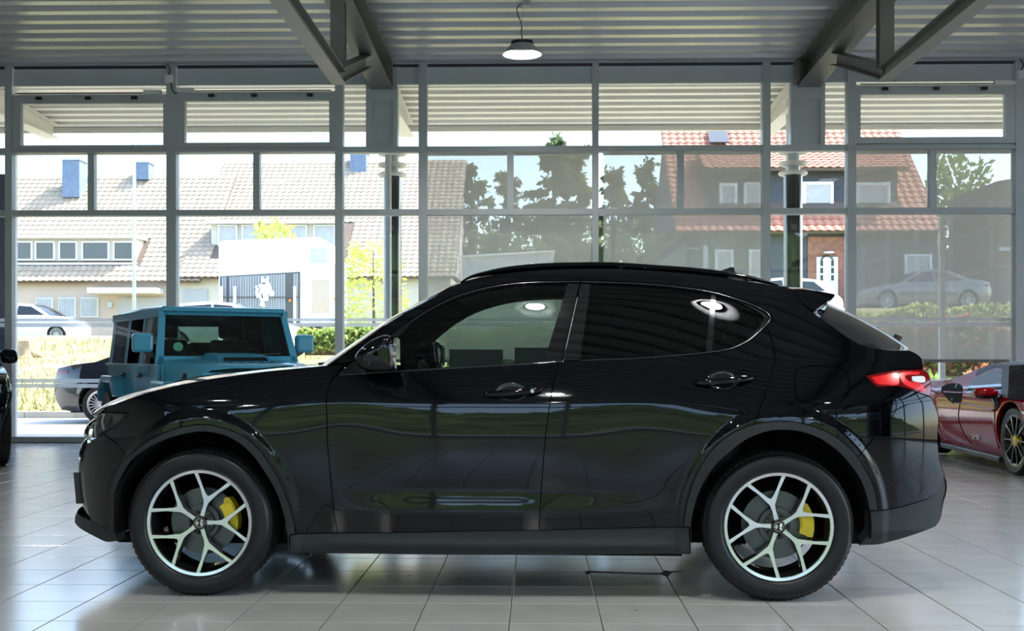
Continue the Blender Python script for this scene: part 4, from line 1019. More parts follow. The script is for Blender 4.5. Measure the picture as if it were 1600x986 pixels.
M['trailer'] = mat('horse_box_white', (0.86, 0.86, 0.85), .35, var=.01)
M['slat'] = mat('horse_box_grey_slat', (0.30, 0.31, 0.34), .6, objvar=.06); M['slatdark'] = mat('horse_box_dark', (0.085, 0.08, 0.09), .6)

def gz(x, y):
    h = 1.95 + 0.95*float(sstep(x, 2.0, 8.0)); t = min(max((y-22.3)/(40-22.3), 0), 1)
    z = 0.10 + (h-.10)*t if y > 22.3 else 0.0
    if y > 40: z = h - .32*float(sstep(y, 40.0, 43.0))*(1-float(sstep(x, 2., 8.)))
    return z
tag(obj('paving_outside', MB().box((-40, YW+.2, -.15), (40, 22.2, -.005)), M['paving']), 'pale paving strip outside the far glass front', 'paving', kind='structure')
kb = empty('kerb', (0, 22.25, 0), 0, 'pale concrete kerb along the foot of the grass bank', 'kerb')
for k in range(-16, 16): o = obj('kerb_stone', MB().box((-.495, -.07, -.1), (.495, .07, .12)), M['kerb'], kb); o.location = (k*1.0+.5, 0, 0)
xs_ = np.linspace(-45, 45, 46); ys_ = np.concatenate([np.linspace(22.3, 44, 34), [50, 60, 80, 120]])
P = [[(x, y, gz(x, y)+(.10*math.sin(x*1.7+y)*math.sin(y*.9) if 23 < y < 40 else 0)) for x in xs_] for y in ys_]
tag(obj('grass_bank', MB().grid(P), M['grass'], None, True), 'sunlit dry grass bank rising behind the parked cars', 'grass', kind='stuff')
mb = MB()
for k in range(14000):
    y = 22.6+RNG.random()**1.4*16; x = RNG.uniform(-.47, .47)*y*1.05 if RNG.random() < .6 else RNG.uniform(-.5, -.05)*y
    z = gz(x, y)-.02; h = RNG.uniform(.06, .22); a = RNG.uniform(0, PI); w = .012+.01*RNG.random(); lx, ly = RNG.normal(0, .06, 2)
    mb.add([(x-w*math.cos(a), y-w*math.sin(a), z), (x+w*math.cos(a), y+w*math.sin(a), z), (x+lx, y+ly, z+h)], [(0, 1, 2)])
tag(obj('grass_blades', mb, M['blade'], None, False, False), 'long dry grass blades standing on the sunlit bank', 'grass', kind='stuff')
tag(obj('street', MB().box((-45, 41.2, 1.70), (1.5, 47.5, 1.75)), M['asphalt']), 'grey street above the grass bank, before the houses', 'street', kind='structure')

def leaves(n, sampler, size, droop=0.0, seed=0):
    rg = np.random.default_rng(seed); mb = MB()
    for _ in range(n):
        p, out = sampler(rg); s = size*rg.uniform(.6, 1.3)
        d = np.array(out)+rg.normal(0, .35, 3); d[2] -= droop; d /= max(np.linalg.norm(d), 1e-6)
        q = rg.normal(0, 1, 3); e = np.cross(d, q); e /= max(np.linalg.norm(e), 1e-6)
        a = np.array(p); b = a+d*s; w = e*s*.28; m_ = a+d*s*.5
        mb.add([tuple(a), tuple(m_-w), tuple(b), tuple(m_+w)], [(0, 1, 2, 3)])
    return mb
def conifer(px, ytop, Y, rad, m, lab, seed, n=2600, lean=0.0):
    x = wx(px, Y); zt_ = wz(ytop, Y, px); z0 = gz(x, min(Y, 60)); H = zt_-z0
    t = empty('conifer', (x, Y, z0), 0, lab, 'tree', 'conifers behind the houses')
    obj('trunk', MB().tube([(0,0,0),(lean*.5,0,H*.5),(lean,0,H*.97)], [.28,.16,.03], 8), M['bark'], t, True)
    rg0 = np.random.default_rng(seed+99); br = MB(); sprays = []
    for k in range(int(H*5)):
        f = .12+.86*(k+rg0.random())/(H*5); a = rg0.uniform(0, 2*PI); L_ = rad*(1-f)**.75*rg0.uniform(.45, 1.1)+.15
        z = H*f; e = (lean*f+L_*math.cos(a), L_*math.sin(a), z-.22*L_+rg0.uniform(-.2,.25)); s = (lean*f, 0, z)
        br.tube([s, e], [.03, .008], 4); sprays.append((s, e))
    obj('branches', br, M['bark'], t)
    def smp(rg):
        s, e = sprays[rg.integers(len(sprays))]; f = rg.random()**.55
        p = [s[i]+(e[i]-s[i])*f+rg.normal(0, .10) for i in range(3)]; return p, [(e[0]-s[0])*.3, (e[1]-s[1])*.3, -.15]
    tag(obj('needles', leaves(int(n*1.5), smp, .36, .25, seed), m, t, False, False), kind='stuff')
    return t
conifer(737, 248, 62, 2.6, M['conifer'], 'conifer right beside the tan gable roof, behind the blind', 1, 1800)
conifer(792, 262, 66, 3.2, M['conifer2'], 'broad conifer left of the tallest one, behind the blind', 2, 2600)
conifer(866, 200, 60, 3.6, M['conifer'], 'tallest conifer, its top rising above the blinds', 3, 4200)
conifer(905, 225, 64, 2.8, M['conifer2'], 'conifer just right of the tallest one', 4, 2600)
conifer(957, 256, 62, 2.4, M['conifer'], 'slender conifer right of the post between two blinds', 5, 2000)
conifer(1012, 246, 60, 2.3, M['conifer'], 'pointed conifer beside the red-roofed house', 6, 2400)
def bush(name, x, y, z0, rx, ry, rz, m, lab, cat, seed, n=900, size=.22, grp=None, trunk=True):
    t = empty(name, (x, y, z0), 0, lab, cat, grp)
    if trunk: obj('trunk', MB().tube([(0,0,-.05),(.03,0,rz*.5),(0,.02,rz*1.1)], [.05,.035,.015], 7), M['bark'], t, True)
    def smp(rg):
        v = rg.normal(0, 1, 3); v /= np.linalg.norm(v); r_ = rg.random()**.4
        k = 1+.25*math.sin(v[0]*7+seed)*math.cos(v[2]*5)
        return [v[0]*rx*r_*k, v[1]*ry*r_*k, rz+v[2]*rz*r_*k], v
    tag(obj('leaves', leaves(n, smp, size, .1, seed), m, t, False, False), kind='stuff')
    return t
# wooded edge low behind the conifers
for k, (px, Y, yt, rx) in enumerate(((770,70,350,4.2),(850,72,345,4.5),(930,70,345,4.5),(1010,70,340,4.2))):
    x = wx(px, Y); zt_ = wz(yt, Y); bush('broadleaf_tree', x, Y, 2.3, rx, 2.5, (zt_-2.3)/2, M['leaf'] if k % 2 else M['conifer2'],
        ['rounded tree at the left foot of the conifers', 'rounded tree below the tallest conifer', 'rounded tree below the post between two blinds', 'rounded tree at the foot of the pointed conifer'][k], 'tree', 20+k, 3200, .36, 'low trees behind the blinds')
x = wx(1487, 50); bush('broadleaf_tree', x, 50, 2.9, 1.6, 1.4, (wz(238, 50)-2.9)/2, M['leaf'], 'green tree at right between the red-roofed house and the dark building', 'tree', 31, 2600, .35)
x = wx(424, 46); bush('broadleaf_tree', x, 46, 1.8, 1.0, .9, (wz(343, 46)-1.8)/2, M['leafy'], 'bright yellow-green shrub showing above the white horse box', 'tree', 32, 1600, .3)
# young tree by the left column
x = wx(583, 30); yt = empty('young_tree', (x, 30, gz(x, 30)-.03), 0, 'young yellow-green tree with thin trunk beside the left outdoor column', 'tree')
Hh = wz(378, 30)-gz(x, 30)
obj('trunk', MB().tube([(0,0,0),(.02,0,Hh*.4),(0,.02,Hh*.95)], [.05,.04,.01], 7), M['bark'], yt, True)
def smp(rg):
    f = rg.uniform(.18, 1); a = rg.uniform(0, 2*PI); r_ = rg.random()**.5*(.85*(1-abs(f-.55))+.1); return [r_*math.cos(a), r_*math.sin(a), Hh*f], [math.cos(a), math.sin(a), .3]
tag(obj('leaves', leaves(1300, smp, .16, .1, 33), M['leafy'], yt, False, False), kind='stuff')
# hedges on the bank
def hedge(px0, px1, Y, y_top, y_bot, mats_, lab, seed, n):
    x0, x1 = wx(px0, Y), wx(px1, Y); zt_, zb_ = wz(y_top, Y), wz(y_bot, Y); zb_ = max(zb_, gz((x0+x1)/2, Y)-.1)
    h = empty('hedge', ((x0+x1)/2, Y, zb_), 0, lab, 'hedge'); hw = (x1-x0)/2; H = zt_-zb_
    obj('stems', MB().grid([[(-hw+.1, .0+.1*math.sin(k), 0), (-hw+.1, .1*math.sin(k), H*.6)] for k in range(2)]).box((-hw+.15, -.25, -.05), (hw-.15, .25, H*.62)), M['bark'], h)
    for i, (m, f) in enumerate(mats_):
        def smp(rg):
            x = rg.uniform(-hw, hw); top = H*(.82+.18*math.sin(x*2.1+seed)*math.sin(x*.7)); z = rg.random()**.7*top; d = (1-(z/H)**4)*.5
            return [x, rg.uniform(-1, .6)*d, z], [rg.normal(0, .6), -.8, .5]
        tag(obj('leaves', leaves(int(n*f), smp, .17, 0, seed+i), m, h, False, False), kind='stuff')
    return h
hedge(470, 660, 27.5, 507, 552, [(M['leaf'], .7), (M['leafy'], .3)], 'low green hedge on the bank left of the SUV windscreen', 41, 3500)
hedge(690, 1000, 27, 497, 575, [(M['leaf'], .7), (M['leafy'], .3)], 'green hedge seen through the SUV front side window', 42, 5000)
hedge(1180, 1660, 26.5, 492, 585, [(M['leaf'], .5), (M['leafr'], .5)], 'red and green hedge behind the right blind', 43, 9000)
hedge(1330, 1660, 31.5, 474, 530, [(M['leafy'], .6), (M['leaf'], .4)], 'pale green hedge behind the red and green one, before the grey saloon', 44, 5000)
for k, px in enumerate((1458, 1512, 1532, 1566)):
    Y = 18.6; x = wx(px, Y); bush('planter_shrub', x, Y, -.02, .28, .25, (.46, .34, .5, .42)[k], (M['leaf'], M['leaf'], M['leafr'], M['leafy'])[k],
        ('small shrub left of the white post outside', 'small dark shrub right of the white post outside', 'reddish shrub above the red car engine cover', 'yellowish shrub above the red car roof')[k], 'shrub', 50+k, 420, .12)
Y = 16.6; tag(obj('slim_post', MB().box((wx(1467.5, Y), Y-.04, 0), (wx(1476, Y), Y+.04, wz(338, Y))), M['fwhite']), 'slim white steel post outside behind the right blind', 'post')
YN = 18.0; tag(obj('dark_filler', MB().prism([(wx(9, YN)-.9, 0), (wx(9, YN), 0), (wx(9, YN), wz(272, YN, 10)), (wx(9, YN)-.9, wz(272, YN, 10)+.02)], lambda a, b, d: (a, d, b), YN, YN+.25)
    .box((wx(9, YN)-.95, YN-.05, 0), (wx(9, YN)+.02, YN+.3, .12)), mat('filler_navy', (.015, .025, .045), .4)), 'dark navy pylon added outside the glass for an unidentified dark shape at the left edge', 'filler')  # filler added to darken the left bay; the real object is unknown
# tree stump
sp_ = atY(42, 556, 33); st = empty('tree_stump', (sp_.x, 33, gz(sp_.x, 33)-.05), 0, 'pale cut tree stump on the grass bank at left', 'stump')
ring = [(.24+.05*math.sin(k*2.3))*1.0 for k in range(14)]
mb = MB(); rows = [[(ring[k % 14]*f*math.cos(2*PI*k/14), ring[k % 14]*f*math.sin(2*PI*k/14), z) for k in range(15)] for f, z in ((1.7,0),(1.15,.12),(.95,.4),(.9,.5),(0,.52))]
obj('wood', mb.grid(rows), M['stumpwood'], st, 50)
obj('root', MB().tube([(0,.0,.2),(.3,-.1,.1),(.55,-.15,.02)], [.16,.1,.04], 8), M['stumpwood'], st, True)
# street lamp
x = wx(209.5, 36); z0 = gz(x, 36); lp = empty('street_lamp', (x, 36, z0-.05), 0, 'slim pale lamp post standing on the bank before the houses', 'lamp post')
Hh = wz(195, 36)-z0
obj('pole', MB().tube([(0,0,0),(0,0,Hh)], [.065,.045], 12), M['steel'], lp, True)
obj('lamp_head', MB().box((-.08, -.5, Hh-.02), (.08, .08, Hh+.08)), M['steel'], lp)

# ---- tiled roofs
def pantile(w, l):
    mb = MB(); n = 6
    def sec(y, dz): return [(w*(k/n), y, dz+.022*math.sin(2*PI*(k/n)-.6)) for k in range(n+1)]
    a, b = sec(0, .045), sec(l*1.12, .015); mb.grid([a, b]); mb.grid([[(x, y, z-.03) for x, y, z in a], a]); return mb
def tiled_roof(parent, o, ex, es, m1, m2, skip=(), tw=.30, tl=.345, nind=300, prefer=None):
    """o lower-left corner, ex along the eave, es up the slope (world vectors); child objects in the parent's frame"""
    o, ex, es = Vector(o), Vector(ex), Vector(es); L_, S_ = ex.length, es.length; a, b = ex.normalized(), es.normalized(); c = a.cross(b)
    base = Vector(parent.location)
    Mx = Matrix(((a.x, b.x, c.x), (a.y, b.y, c.y), (a.z, b.z, c.z)))
    pt = pantile(tw, tl); me = mesh_of('roof_tile', pt, m1, True, False); rest = MB(); cand = []
    nx, ny = int(L_/tw), int(S_/tl); sx = L_/nx
    for j in range(ny):
        for i in range(nx):
            u, v = i*sx, j*S_/ny
            if any(u+sx > s[0] and u < s[1] and v+tl > s[2] and v < s[3] for s in skip): continue
            cand.append((u, v))
    cand.sort(key=(lambda q: abs(q[1]-(prefer if prefer is not None else 0))))
    for k, (u, v) in enumerate(cand):
        p = o+a*u+b*v
        if k < nind:
            t = link('roof_tile', me, parent); mw = Matrix.Translation(p-base) @ Mx.to_4x4(); t.matrix_local = mw
        else:
            rest.add([tuple(p-base+Mx @ Vector(q)) for q in pt.v], pt.f)
    if rest.v: tag(obj('roof_tiles', rest, m2, parent, True, False), kind='stuff')
    # underlay slab with thickness, cut around the skipped areas is hidden below the dormers
    q = [o, o+ex, o+ex+es, o+es]; dn = -c*.12
    obj('roof_slab', MB().add([tuple(x-base+dn*.02) for x in q]+[tuple(x-base+dn) for x in q], [(0,1,2,3),(7,6,5,4),(0,4,5,1),(1,5,6,2),(2,6,7,3),(3,7,4,0)]), M['batten'], parent)
def lp_(parent, name, mb, m, sm=False):
    o = obj(name, mb, m, parent, sm); o.location = tuple(-x for x in parent.location); return o
def far_window(parent, px0, px1, y0, y1, Y, glassm, fr=.05, bars=0, nm='window'):
    x0, x1, za, zb_ = wx(px0, Y), wx(px1, Y), wz(y1, Y, (px0+px1)/2), wz(y0, Y, (px0+px1)/2)
    f = lp_(parent, nm, MB().box((x0, Y-.06, za), (x0+fr, Y+.05, zb_)).box((x1-fr, Y-.06, za), (x1, Y+.05, zb_)).box((x0+fr, Y-.06, za), (x1-fr, Y+.05, za+fr)).box((x0+fr, Y-.06, zb_-fr), (x1-fr, Y+.05, zb_)), M['fwhite'])
    g_ = obj('pane', MB().box((x0+fr, Y-.03, za+fr), (x1-fr, Y-.015, zb_-fr)), glassm, f)
    for k in range(bars):
        xx = x0+(x1-x0)*(k+.5)/bars; b_ = obj('bar', MB().tube([(xx, Y-.14, za), (xx, Y-.14, zb_)], .014, 6), M['steel'], f)
    return f
# House A: long tan-roofed house at left
YH = 52.0
hA = empty('terraced_house', (wx(150, YH), YH, 1.7), 0, 'pale terraced house at far left with tan tiled roof and long dormer', 'house')
xa, xb = wx(-60, YH), wx(276, YH); ze = wz(438, YH-.5); yr = 57.8; zr = wz(272, yr)
lp_(hA, 'wall', MB().box((xa, YH, 1.5), (xb, YH+9, ze+.3)), M['render'])
dx0, dx1 = wx(-60, 52.7), wx(214, 52.7)
S_ = math.hypot(yr-YH+.5, zr-ze)
tiled_roof(hA, (xa, YH-.5, ze), (wx(312, YH-.5)-xa, 0, 0), (0, yr-YH+.5, zr-ze), M['tileA'], M['tileA2'],
           skip=((dx0-xa-.1, dx1-xa+.1, S_*.135, S_*.37),), prefer=S_*.5)
zd0, zd1 = wz(410, 52.6), wz(371, 52.6)
lp_(hA, 'dormer', MB().box((dx0, 52.6, zd0-.05), (dx1, 56, zd1+.02)), M['cream'])
lp_(hA, 'dormer_roof', MB().box((dx0-.1, 52.2, zd1), (dx1+.12, 56, zd1+.14)), M['fwhite'])
lp_(hA, 'dormer_sill', MB().box((dx0-.05, 52.4, zd0-.10), (dx1+.08, 52.62, zd0+.02)), M['fwhite'])
for a, b in ((-10,23),(26,51),(55,86),(92,121),(128,171),(177,209)):
    far_window(hA, a, b, 377, 407, 52.55, M['glassdark'], .07)
for a, b in ((57,83),(92,119),(127,154)): far_window(hA, a, b, 465, 496, YH-.03, M['curtain'], .05, 7)
lp_(hA, 'door_canopy', MB().box((wx(152, YH), YH-1.2, wz(459, YH)), (wx(256, YH), YH, wz(451, YH))), M['fwhite'])
lp_(hA, 'garage_door', MB().box((wx(186, YH), YH-.06, 1.6), (wx(268, YH), YH, wz(464, YH))), M['garage'])
lp_(hA, 'meter_box', MB().box((wx(169, YH), YH-.10, wz(480, YH)), (wx(176, YH), YH, wz(471, YH))), M['steel'])
def chimney(parent, px0, px1, y0, y1, Y, dep, m):
    c_ = lp_(parent, 'chimney', MB().box((wx(px0, Y), Y, wz(y1, Y, px0)), (wx(px1, Y), Y+dep, wz(y0, Y, px0))), m)
    obj('chimney_cap', MB().box((wx(px0, Y)-.06, Y-.06, wz(y0, Y, px0)), (wx(px1, Y)+.06, Y+dep+.06, wz(y0, Y, px0)+.1)), M['steel'], c_)
chimney(hA, 97, 124, 250, 308, 56.2, 1.0, M['blueslate']); chimney(hA, 212, 232, 254, 280, 57.2, .9, M['blueslate'])
# House B: taller tan roof, dormer behind the horse box, gable at its right end
hB = empty('terraced_house', (wx(500, YH), YH, 1.7), 0, 'taller tan-roofed house behind the white horse box', 'house')
xa, xb = wx(270, YH), wx(704, YH); ze = wz(432, YH-.5); yr = 59.5; zr = wz(250, yr); S_ = math.hypot(yr-YH+.5, zr-ze)
lp_(hB, 'wall', MB().box((xa+.05, YH, 1.5), (xb, YH+14, ze+.3)), M['cream'])
lp_(hB, 'gable', MB().prism([(YH, ze), (yr, zr-.15), (YH+14.6, ze)], lambda a, b, d: (d, a, b), xb-.3, xb), M['cream'])
dx0, dx1 = wx(331, 53.6), wx(528, 53.6)
tiled_roof(hB, (wx(276, YH-.5), YH-.5, ze), (wx(712, YH-.5)-wx(276, YH-.5), 0, 0), (0, yr-YH+.5, zr-ze), M['tileA'], M['tileA2'],
           skip=((dx0-xa-.1, dx1-xa+.1, S_*.14, S_*.40),), prefer=S_*.5)
zd0, zd1 = wz(402, 53.5), wz(349, 53.5)
lp_(hB, 'dormer', MB().box((dx0, 53.5, zd0-.6), (dx1, 57, zd1)), M['cream'])
lp_(hB, 'dormer_roof', MB().box((dx0-.1, 53.1, zd1), (dx1+.12, 57.3, zd1+.14)), M['fwhite'])
for a, b in ((341,371),(378,406),(452,480),(490,524)): far_window(hB, a, b, 351, 385, 53.45, M['curtain'], .07)
chimney(hB, 547, 572, 238, 285, 58.6, 1.0, M['blueslate'])
lp_(hB, 'garage_door', MB().box((wx(287, YH), YH-.06, 1.6), (wx(325, YH), YH, wz(452, YH))), M['garage'])
for py0, py1 in ((372, 408),): 
    xx = xb+.02; lp_(hB, 'gable_window', MB().box((xb-.02, YH+3.0, wz(py1, 56)), (xb+.06, YH+4.0, wz(py0, 56))).box((xb-.02, YH+5.4, wz(py1, 58)), (xb+.06, YH+6.4, wz(py0, 58))), M['fwhite'])
# House C: dark-clad house with red roof, at right
YC = 43.0
hC = empty('detached_house', (wx(1260, YC), YC, 2.8), 0, 'dark slate-clad house with red tiled roof and white front door', 'house')
xa, xb = wx(1062, YC), wx(1478, YC); ze = wz(361, YC-.5, 1260); yr = 48.2; zr = wz(188, yr, 1230); S_ = math.hypot(yr-YC+.5, zr-ze)
lp_(hC, 'wall', MB().box((xa, YC, 2.4), (xb-.3, YC+10, ze+.35)), M['slate'])
lp_(hC, 'gable', MB().prism([(YC, ze), (yr, zr-.15), (YC+10.4, ze)], lambda a, b, d: (d, a, b), xa, xa+.3), M['slate'])
lp_(hC, 'brickwork', MB().box((wx(1262, YC), YC-.05, 2.4), (wx(1322, YC), YC, wz(370, YC, 1290))), M['brick'])
dx0, dx1 = wx(1108, 43.9), wx(1402, 43.9); xo = wx(1056, YC-.5)
tiled_roof(hC, (xo, YC-.5, ze), (wx(1474, YC-.5)-xo, 0, 0), (0, yr-YC+.5, zr-ze), M['tileC'], M['tileC2'], skip=((dx0-xo, dx1-xo, S_*.155, S_*.66),), prefer=S_*.4)
zd0, zd1 = wz(337, 43.9, 1250), wz(256, 43.9, 1250)
lp_(hC, 'dormer', MB().box((dx0, 43.9, zd0-.1), (dx1, 47, zd1)), M['slate'])
hz0 = wz(262, 43.3, 1250); hz1 = wz(232, 46.0, 1250)
tiled_roof(hC, (dx0-.25, 43.3, hz0), (dx1-dx0+.5, 0, 0), (0, 2.7, hz1-hz0), M['tileC'], M['tileC2'], nind=120)
for a, b, c, d in ((1124,1152,286,327),(1162,1191,285,327),(1254,1302,284,328),(1336,1391,285,328)): far_window(hC, a, b, c, d, 43.85, M['curtain'], .12)
for a, b, c, d in ((1117,1146,390,432),(1170,1193,390,440),(1413,1456,397,448)): far_window(hC, a, b, c, d, YC-.04, M['curtain'], .10)
lp_(hC, 'shutter_box', MB().box((wx(1098, YC), YC-.2, wz(385, YC, 1100)), (wx(1105, YC), YC, 2.6)), M['steel'])
dr = lp_(hC, 'front_door', MB().box((wx(1275, YC), YC-.12, 2.6), (wx(1308, YC), YC-.02, wz(402, YC, 1290))), M['fwhite'])
xm = wx(1291, YC)
for sx_ in (-1, 1):
    for z_ in (4.15, 4.42, 4.69): obj('door_pane', MB().box((xm+sx_*.20-.05, YC-.14, z_-.1), (xm+sx_*.20+.05, YC-.11, z_+.1)), M['glassdark'], dr)
obj('door_pane', MB().tube([(xm+.22*math.cos(t), YC-.13, 4.75+.22*math.sin(t)) for t in np.linspace(.25, PI-.25, 9)], .035, 6), M['glassdark'], dr)
lp_(hC, 'porch_lamp', MB().lathe([(0, 0), (.2, .03), (.2, .08), (0, .1)], 16, 'z', (wx(1292, YC), YC-.3, wz(398, YC, 1290))), M['fwhite'])
sk = lp_(hC, 'skylight', MB().box((-.4, -.03, -.5), (.4, .03, .5)), M['glassdark'])
sv = atY(1122, 217, 47.0); sk.location = Vector((sv.x, sv.y, sv.z+.12))-Vector(hC.location); sk.rotation_euler = (-(PI/2-math.atan2(zr-ze, yr-YC+.5)), 0, 0)
# low garage, dark building, pale flat box
gx = empty('low_garage', (wx(1520, 49), 49, 2.8), 0, 'low flat-roofed garage behind the grey saloon at right', 'garage')
lp_(gx, 'wall', MB().box((wx(1478, 49), 49, 2.5), (wx(1570, 49), 54, wz(412, 49, 1500))), M['brick'])
lp_(gx, 'roof_edge', MB().box((wx(1476, 49), 48.6, wz(414, 49, 1500)), (wx(1572, 49), 54.2, wz(406, 49, 1500))), M['fwhite'])
lp_(gx, 'upper_roof', MB().prism([(49.5, wz(408, 49, 1500)), (54, wz(408, 49, 1500)), (54, wz(392, 54, 1500))], lambda a, b, d: (d, a, b), wx(1478, 49), wx(1572, 49)), M['tileA'])
lp_(gx, 'chimney', MB().box((wx(1519, 53), 53, wz(400, 53, 1500)), (wx(1525, 53), 53.5, wz(383, 53, 1500))), M['brick'])
YD = 42.8; db = empty('dark_building', (wx(1580, YD), YD, 2.7), 0, 'tall dark brown building at right edge behind the blind', 'building')
lp_(db, 'wall', MB().prism([(wx(1558, YD), 2.4), (wx(1690, YD), 2.4), (wx(1690, YD), wz(262, YD, 1580)), (wx(1558, YD), wz(283, YD, 1580))], lambda a, b, d: (a, d, b), YD, YD+5), M['batten'])
lp_(db, 'window_band', MB().box((wx(1560, YD), YD-.05, wz(392, YD, 1580)), (wx(1585, YD), YD, wz(386, YD, 1580))), M['steel'])
fb = empty('pale_shed', (wx(795, 40), 40, 1.7), 0, 'pale grey flat-topped shed behind the blind above the SUV windscreen', 'shed')
lp_(fb, 'body', MB().prism([(wx(722, 40), 1.8), (wx(865, 40), 1.8), (wx(865, 40), wz(393, 40)), (wx(722, 40), wz(401, 40))], lambda a, b, d: (a, d, b), 40, 43), M['curtain'])
lp_(fb, 'roof_edge', MB().prism([(wx(720, 40), wz(402, 40)), (wx(867, 40), wz(394, 40)), (wx(867, 40), wz(391, 40)), (wx(720, 40), wz(399, 40))], lambda a, b, d: (a, d, b), 39.9, 43.1), M['fwhite'])
# horse box
YT = 38.0; hb_ = empty('horse_box', (wx(432, YT), YT, gz(-7, 38)), 0, 'white horse box lorry with grey slatted side and horse head emblem', 'trailer')
x0, x1 = wx(341, YT), wx(525, YT); z0, z1 = wz(508, YT), wz(369, YT)
bd = lp_(hb_, 'body', MB().prism([(x0, z0), (x1, z0), (x1, z1-1.0), (x1-.15, z1-.35), (x1-.55, z1), (x0+.1, z1-.12), (x0, z1-.25)], lambda a, b, d: (a, d, b), YT, YT+2.3), M['trailer'])
bevel(bd, .06, 2)
lp_(hb_, 'recess_panel', MB().prism([(wx(344, YT), z0+.05), (wx(469, YT), z0+.05), (wx(469, YT), wz(424, YT)), (wx(344, YT), wz(431, YT))], lambda a, b, d: (a, d, b), YT-.03, YT-.005), M['slatdark'])
k = 0; px = 347.0
while px < 466:
    if not (354 < px < 359 or 445 < px < 459):
        lp_(hb_, 'slat', MB().box((wx(px, YT), YT-.055, z0+.12), (wx(px+3.2, YT), YT-.03, wz(432.5-(px-344)*.05, YT))), M['slat'])
    px += 4.0
lp_(hb_, 'rail', MB().box((wx(345, YT), YT-.075, wz(465, YT)), (wx(468, YT), YT-.05, wz(463, YT))), M['slatdark'])
for px in (348, 369, 462): lp_(hb_, 'post', MB().box((wx(px-2, YT), YT-.2, z0-.3), (wx(px+2, YT), YT-.12, wz(447, YT))), M['trailer'])
lp_(hb_, 'side_light', MB().lathe([(0,-.02),(.05,-.015),(.055,.0)], 12, 'y', (wx(453.5, YT), YT-.04, wz(469, YT))), mat('amber_lamp', (.8,.25,.04), .3))
lp_(hb_, 'small_window', MB().box((wx(485, YT), YT-.04, wz(410, YT)), (wx(512, YT), YT-.01, wz(387, YT))), M['curtain'])
dd = lp_(hb_, 'groom_door', MB().box((wx(484, YT), YT-.04, z0+.1), (wx(517, YT), YT-.01, wz(433, YT))), M['trailer'])
obj('door_panel', MB().box((wx(488, YT), YT-.06, wz(489, YT)), (wx(515, YT), YT-.04, wz(436, YT))), M['render'], dd)
def hp(pts): return [(wx(p, YT), wz(q, YT)) for p, q in pts]
zoomp = lambda a, b: (330+a/6.162, 340+b/6.162)
head = [zoomp(*p) for p in ((490,620),(485,575),(500,560),(512,590),(535,585),(550,558),(562,575),(556,605),(575,640),(590,690),(615,725),(608,755),(575,758),(560,735),(530,722),(505,705),(480,690))]
em = lp_(hb_, 'horse_emblem', MB().prism(hp(head), lambda a, b, d: (a, d, b), YT-.085, YT-.058), M['trailer'])
for ln in ([(480,640),(450,670),(430,665)], [(470,660),(440,710),(455,770)], [(490,690),(470,740),(490,800),(480,850)], [(500,705),(520,760),(505,810),(512,860)], [(530,725),(545,765),(535,800)]):
    obj('mane_stroke', MB().tube([(wx(zoomp(a, b)[0], YT), YT-.07, wz(zoomp(a, b)[1], YT)) for a, b in catmull(ln, n=4)], .05, 5), M['trailer'], em)
obj('eye_mark', MB().tube([(wx(zoomp(a, b)[0], YT), YT-.09, wz(zoomp(a, b)[1], YT)) for a, b in ((500,625),(515,635),(526,625))], .028, 5), M['slatdark'], em)
for px in (372, 480):
    c_ = wx(px, YT); lp_(hb_, 'wheel', MB().lathe([(0,-.02),(.25,-.02),(.27,.02),(.42,.0),(.46,.05),(.46,.25),(.2,.28)], 28, 'y', (c_, YT+.05, gz(c_, YT)+.44)), M['tread'], 40)

# ---- behind the viewer: forecourt, lawn hill (only mirrored in the paint)
tag(obj('forecourt', MB().box((-40, -22, -.2), (40, YB, -.02)), M['asphalt']), 'grey forecourt behind the viewer', 'paving', kind='structure')
P = []
for y in np.linspace(-20, -75, 28):
    P.append([(x, y, -.05+max(0, (-22-y))*.33*(1+.25*math.sin(x*.21)+.12*math.sin(x*.9+y*.4))+(1.2*math.sin(x*1.3+y)*math.sin(y*.8) if y < -40 else 0)) for x in np.linspace(-70, 70, 60)])  # unseen slope steepened to hide low sky and darken what the doors mirror
tag(obj('green_hill', MB().grid(P), M['hill'], None, True), 'green hill behind the viewer, mirrored in the doors', 'hill', kind='stuff')
# ------------------------------------------------------------------ the other vehicles
M['red'] = mat('red_paint', (0.30, 0.002, 0.005), 0.07, 0.0, 0.35, 0.0)
M['teal'] = mat('teal_paint', (0.055, 0.25, 0.385), 0.15, 0.0, 0.4, 0.0)
M['whitepaint'] = mat('white_car_paint', (0.80, 0.80, 0.80), 0.1, 0, 0.5, 0.6)
M['greypaint'] = mat('grey_car_paint', (0.17, 0.175, 0.19), 0.15, 0.3, 0.5, 0.8)
M['navypaint'] = mat('black_saloon_paint', (0.006, 0.007, 0.010), 0.08, 0, 0.5, 0.6)
M['dglass'] = mat('dark_car_glass', (0.012, 0.015, 0.018), 0.03, 0, 0.6)
M['clearglass'] = glass('car_glass_light', (0.50, 0.56, 0.54), 0.9)
M['carbon'] = mat('carbon_black', (0.012, 0.012, 0.014), 0.3, 0, 0.5)
M['silver'] = mat('silver_rim', (0.45, 0.46, 0.48), 0.3, 0.7)
M['canvas'] = mat('grey_soft_roof', (0.05, 0.06, 0.075), 0.45, 0, 0.5)

